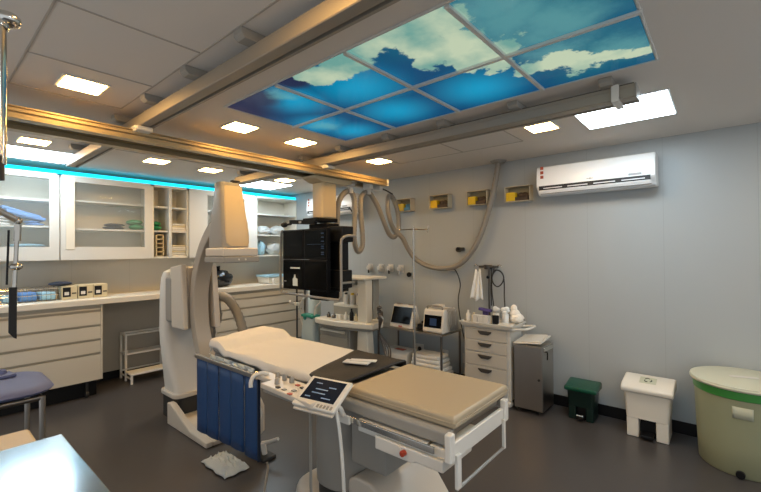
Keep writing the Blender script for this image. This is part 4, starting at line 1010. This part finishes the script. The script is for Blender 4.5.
for i, y in enumerate((-4.11, -4.215)):
    b = MB(); rr = random.Random(50+i)
    b.cyl((-.26, y, ztop), (-.26, y, ztop+.10), .035)
    for k in range(6): b.sph((-.26+rr.uniform(-.03, .03), y+rr.uniform(-.022, .022), ztop+.125+rr.uniform(-.02, .03)), (.025, .03, .022), 8)
    single('white_pot', b, 'white_cloth', (-.26, y, ztop), ['white pot of wrapped packs behind the black cup on the trolley', 'white pot of wrapped packs nearest the cotton heap on the trolley'][i], 'pot', 'white pots on the trolley')
b = crumpled((-.19, -4.31, ztop+.008), (.065, .07, .052), 60, .2).sph((-.19, -4.29, ztop+.10), (.05, .055, .055), 14).sph((-.19, -4.28, ztop+.155), (.035, .035, .045), 12)
single('cotton_heap', b, 'cotton', (-.2, -4.3, ztop), 'peaked heap of white cotton at the right end of the trolley top', 'cotton')
single('paper_pad', MB().obox((-.37, -4.27, ztop+.01), (.12, .15, .016), (0, 0, .2)), 'mach_l', (-.37, -4.27, ztop), 'flat white paper pad at the front right of the trolley top', 'paper', bevel=.003)
# rail pole behind the trolley, with hanging things
t = thing('accessory_pole', 'short pole with dark hanger head standing behind the grey trolley', 'stand', (-.075, -3.95, 0))
MB().cyl((-.04, -3.93, .002), (-.04, -3.93, 1.42), .012).build('pole', 'steel_dark', t)
MB().cyl((-.04, -3.93, 0.001), (-.04, -3.93, .02), .03).build('foot', 'steel_dark', t)
MB().box(-.12, -.02, -4.04, -3.84, 1.405, 1.43).cyl((-.09, -3.94, 1.39), (-.09, -3.94, 1.44), .045).build('hanger_head', 'handle_d', t, bevel=.005)
MB().tube([(-.10, -4.04, 1.42), (-.10, -4.09, 1.44), (-.10, -4.11, 1.41)], .005).tube([(-.10, -3.84, 1.42), (-.10, -3.79, 1.44), (-.10, -3.77, 1.41)], .005).build('hook', 'pole', t)
MB().sph((-.1, -3.945, 1.30), .02, 10).build('clip', 'black', t)
b = MB().tube([(-.10, -4.02, 1.40), (-.11, -4.00, 1.30), (-.12, -4.0, 1.15), (-.12, -4.02, .98)], .006, n=7)
b.tube([(-.10, -3.99, 1.40), (-.10, -3.98, 1.2), (-.11, -3.99, .98)], .006, n=7)
b.tube([(-.11, -4.0, 1.33), (-.12, -4.04, 1.38), (-.12, -4.10, 1.37), (-.12, -4.14, 1.31), (-.12, -4.12, 1.24), (-.12, -4.07, 1.20), (-.12, -4.02, 1.23), (-.11, -4.0, 1.31), (-.11, -4.05, 1.38), (-.11, -4.12, 1.35), (-.11, -4.14, 1.25), (-.11, -4.14, 1.1), (-.12, -4.15, .98)], .007, n=7)
single('cable_loop', b, 'rubber', (-.11, -4.02, 1.2), 'dark looped cables hanging from the hanger head above the trolley', 'cable')
def cl(u_, v):
    w = .035+.05*v
    return (-.11-.02*math.sin(u_*PI*5)*v-.01, -3.83+(u_-.5)*2*w+.02*v, 1.37-.33*v+.02*math.sin(u_*9))
single('hanging_cloth', MB().grid(cl, 24, 12), 'white_cloth', (-.12, -3.83, 1.2), 'cream cloth hanging at the left of the hanger head above the trolley', 'cloth', solid=.012)

t = thing('steel_trolley', 'narrow stainless steel cabinet trolley between the grey trolley and the green bin', 'trolley', (-.3, -4.508, 0))
b = MB().box(-.42, -.10, -4.648, -4.633, .04, .67).box(-.42, -.10, -4.383, -4.368, .04, .67).box(-.12, -.10, -4.633, -4.383, .04, .67).box(-.42, -.10, -4.633, -4.383, .04, .06).box(-.42, -.10, -4.633, -4.383, .65, .67)
b.build('body', 'steel', t, bevel=.004)
d_ = MB().box(-.432, -.422, -4.643, -4.373, .05, .66).build('door', 'steel', t, bevel=.003)
MB().cyl((-.44, -4.618, .35), (-.432, -4.618, .35), .012).build('knob', 'handle_d', d_)
MB().box(-.415, -.15, -4.668, -4.648, .62, .66).build('side_rail', 'chrome', t, bevel=.004)
MB().tube([(-.40, -4.658, .62), (-.40, -4.688, .62), (-.40, -4.688, .55)], .006).build('hook', 'black', t)
for x in (-.38, -.14):
    for y in (-4.608, -4.408): MB().cyl((x-.01, y, .021), (x+.01, y, .021), .02).build('castor', 'rubber', t)
single('paper_folder', MB().obox((-.28, -4.503, .702), (.33, .27, .012), (-.10, -.06, .03)).obox((-.28, -4.503, .716), (.28, .23, .008), (-.10, -.06, .08)), 'mach_l', (-.28, -4.488, .69), 'white folder of papers lying on the narrow steel trolley', 'folder', bevel=.002)

# ------------------------------------------------------------------ bins and barrel
def pedal_bin(yc, w, dep, h, lab, mb_, ml, dark):
    t = thing('pedal_bin', lab, 'waste bin', (-.075-dep/2, yc, 0), local=True)
    k = .88; wi, di = w/2*k, dep/2*k; a = .18*w
    # body, tapering down, with a foot recess at the front
    top = rrect(-dep/2, dep/2, -w/2, w/2, .03, 4); bot = rrect(-di, di, -wi, wi, .03, 4)
    z1 = h*.80
    rings = [[(x, y, .11*h/.4+.03) for x, y in rrect(-dep/2*.9, dep/2*.9, -w/2*.9, w/2*.9, .025, 4)], [(x*.985, y*.985, z1) for x, y in top]]
    MB().loft(rings).build('body', mb_, t, bevel=.0)
    zz = .11*h/.4+.03
    b = MB().prism([(-di, 0.001), (-di, zz), (di, zz), (di, 0.001)], 'y', -wi, -a).prism([(-di, .001), (-di, zz), (di, zz), (di, .001)], 'y', a, wi).prism([(-di*.2, .001), (-di*.2, zz), (di, zz), (di, .001)], 'y', -a, a)
    b.build('foot', mb_, t, bevel=.008)
    MB().box(-dep/2-.03, -di*.2, -a*.72, a*.72, .02, .045).box(-di*.2-.04, -di*.2, -a*.9, a*.9, .002, zz-.01).build('pedal', dark, t, bevel=.005)
    MB().prism([(-dep/2-.02, z1-.005), (-dep/2-.025, z1+.035), (-dep/2+.02, h-.03), (dep/2-.03, h), (dep/2+.01, h-.01), (dep/2+.012, z1-.005)], 'y', -w/2-.018, w/2+.018).build('lid', ml, t, bevel=.016, seg=3)
    return t, z1
t, z1 = pedal_bin(-4.945, .245, .215, .345, 'dark green pedal bin on the floor against the right wall', 'green_d', 'green_lid', 'black')
MB().box(-.133, -.129, -.03, .03, .055, .062).build('pedal_edge', 'sticker', t)
t, z1 = pedal_bin(-5.475, .34, .27, .485, 'white pedal bin on the floor between green bin and big barrel', 'bin_white', 'bin_white', 'black')
MB().obox((-.028, 0, .474), (.10, .12, .002), (0, -.27, 0)).build('lid_label', 'label', t, smooth=False)
b = MB()
for k in range(3):
    a = k*2*PI/3+.3; b.tube([(-.028+.018*math.cos(a+q*.35)+.010*math.cos(a), .018*math.sin(a+q*.35)+.010*math.sin(a), .477+.28*(.018*math.cos(a+q*.35)+.010*math.cos(a))) for q in range(-3, 4)], .0035, n=5, k=2)
b.build('hazard_mark', 'black', t)
t = thing('barrel', 'big pale green plastic barrel with lid and bright green band, right edge', 'barrel', (-.325, -6.085, 0), local=True)
MB().lathe((0, 0, .001), [(0, 0), (.262, 0), (.272, .012), (.28, .2), (.29, .45), (.295, .58), (0, .58)], 56).build('body', 'barrel', t)
MB().lathe((0, 0, 0), [(.2955, .545), (.301, .55), (.303, .608), (.295, .61)], 56).build('green_band', 'green', t)
MB().lathe((0, 0, 0), [(.29, .608), (.318, .61), (.324, .622), (.318, .638), (.29, .645), (0, .65)], 56).build('lid', 'barrel_lid', t)
def lab_fn(u_, v):
    a = math.radians(166-22*u_); r_ = .3015+.0; return (r_*math.cos(a)*1.0, -r_*math.sin(a)*-1 if False else r_*math.sin(a+PI*0), .50-.10*v)
b = MB()
def lf(u_, v):
    a = PI+math.radians(-14+22*u_); return (.2935*math.cos(a), .2935*math.sin(a), .50-.08*v)
b.grid(lf, 8, 2).build('paper_label', 'label', t, solid=.002)
MB().obox((-.02, .0, .651), (.05, .17, .002), (0, 0, .3)).build('lid_sticker', 'mach_l', t, smooth=False)
MB().cyl((-.27, .03, .03), (-.295, .033, .03), .026).build('drain_tap', 'black', t, bevel=.003)

# ------------------------------------------------------------------ left foreground
t = thing('stretcher', 'steel-framed stretcher with blue mattress at the left edge, before the drawer cabinets', 'stretcher', (-4.1, -2.3, 0))
P = []
for z, ins in ((.69, .04), (.70, .012), (.715, -.0), (.735, .012), (.750, .05), (.757, .11)):
    P.append([(x, y, z) for x, y in rrect(-4.6+ins, -3.72-ins, -2.62+ins, -2.0-ins, .16-ins*.5, 8)])
MB().loft(P).build('mattress', 'stretch', t)
b = MB().tube([(-4.6, -2.58, .67), (-3.80, -2.58, .67), (-3.80, -2.06, .67), (-4.6, -2.06, .67)], .017, smooth=False)
for y in (-2.58, -2.06):
    MB().tube([(-4.58, y, .15), (-3.80, y, .15)], .014, smooth=False).build('lower_rail', 'steel_dark', t)
MB().tube([(-4.4, -2.06, .66), (-3.9, -2.06, .16)], .011, smooth=False).build('brace', 'steel_dark', t)
b.build('frame', 'steel_dark', t)
for x in (-3.80, -4.58):
    for y in (-2.58, -2.06): MB().cyl((x, y, .001), (x, y, .68), .017).build('leg', 'steel', t)
single('strap_bundle', MB().sph((-3.95, -2.16, .785), (.03, .03, .028), 10).obox((-4.02, -2.2, .770), (.26, .12, .02), (0, 0, .2)), 'stretch', (-3.95, -2.1, .757), 'small blue strap bundle lying on the stretcher mattress', 'strap', bevel=.004)
t = thing('padded_bench', 'beige padded bench corner between the stretcher and the steel table', 'bench', (-4.3, -3.35, 0))
MB().box(-4.9, -3.92, -3.68, -2.96, .56, .62).build('cushion', 'bench', t, bevel=.02, seg=3)
for x in (-4.06, -4.84):
    for y in (-3.6, -3.06): MB().cyl((x, y, .001), (x, y, .56), .018).build('leg', 'steel_dark', t)
t = thing('steel_table', 'shiny stainless steel worktable cut off by the lower left corner', 'table', (-4.6, -4.7, 0))
MB().box(-5.2, -3.97, -5.25, -3.985, .868, .90).build('table_top', 'tray', t, bevel=.006, seg=3)
for x in (-4.03, -5.14):
    for y in (-4.05, -5.19): MB().cyl((x, y, .001), (x, y, .868), .02).build('leg', 'steel', t)
MB().box(-5.1, -4.05, -5.15, -4.1, .25, .27).build('lower_shelf', 'steel', t, bevel=.004)

# ceiling-hung shield arm in the left foreground
t = thing('shield_support', 'steel ceiling-hung support at the left edge with a dangling black strip', 'support arm', (-4.23, -4.6, H))
MB().cyl((-4.222, -4.6, 2.21), (-4.222, -4.6, 1.84), .018, n=24).build('drop_tube', 'chrome', t)
MB().tube([(-4.50, -4.62, 2.24), (-4.36, -4.61, 2.235), (-4.25, -4.60, 2.225), (-4.222, -4.60, 2.20), (-4.222, -4.60, 2.19)], .022, n=16, k=6).sph((-4.205, -4.60, 2.213), (.03, .03, .02)).build('elbow', 'chrome', t)
MB().cyl((-4.50, -4.62, 2.22), (-4.50, -4.62, H-.001), .03).cyl((-4.5, -4.62, H-.02), (-4.5, -4.62, H-.001), .08).build('ceiling_post', 'chrome', t)
MB().cyl((-4.232, -4.6, 1.86), (-4.232, -4.6, 1.80), .024).build('joint', 'rubber', t)
MB().tube([(-4.235, -4.6, 1.82), (-4.30, -4.4, 1.81), (-4.22, -4.08, 1.80), (-4.105, -4.0, 1.735)], .011, n=10).build('side_arm', 'steel', t)
MB().cyl((-4.105, -4.0, 1.75), (-4.115, -4.0, 1.47), .007).sph((-4.105, -4.0, 1.735), .014, 10).cyl((-4.105, -4.0, 1.72), (-4.107, -4.0, 1.66), .011).sph((-4.11, -4.0, 1.565), (.02, .016, .014), 12).build('hanging_rod', 'pole', t)
MB().cyl((-4.13, -4.0, 1.70), (-4.135, -4.0, 1.50), .0035, n=8).build('cord', 'black', t)
MB().prism([(-4.129, 1.49), (-4.108, 1.49), (-4.109, 1.30), (-4.117, 1.305), (-4.131, 1.325)], 'y', -4.012, -3.995).build('black_strip', 'blackmatte', t, bevel=.002)

# ------------------------------------------------------------------ world and view
w = bpy.data.worlds.new('world'); sc.world = w; w.use_nodes = True
bg = w.node_tree.nodes['Background']; bg.inputs[0].default_value = (.9, .95, 1., 1); bg.inputs[1].default_value = .8  # added even fill light, entering where the left and front walls are omitted
sc.view_settings.view_transform = 'Standard'; sc.view_settings.look = 'None'; sc.view_settings.gamma = 1; sc.view_settings.use_curve_mapping = False
sc.view_settings.exposure = -0.1
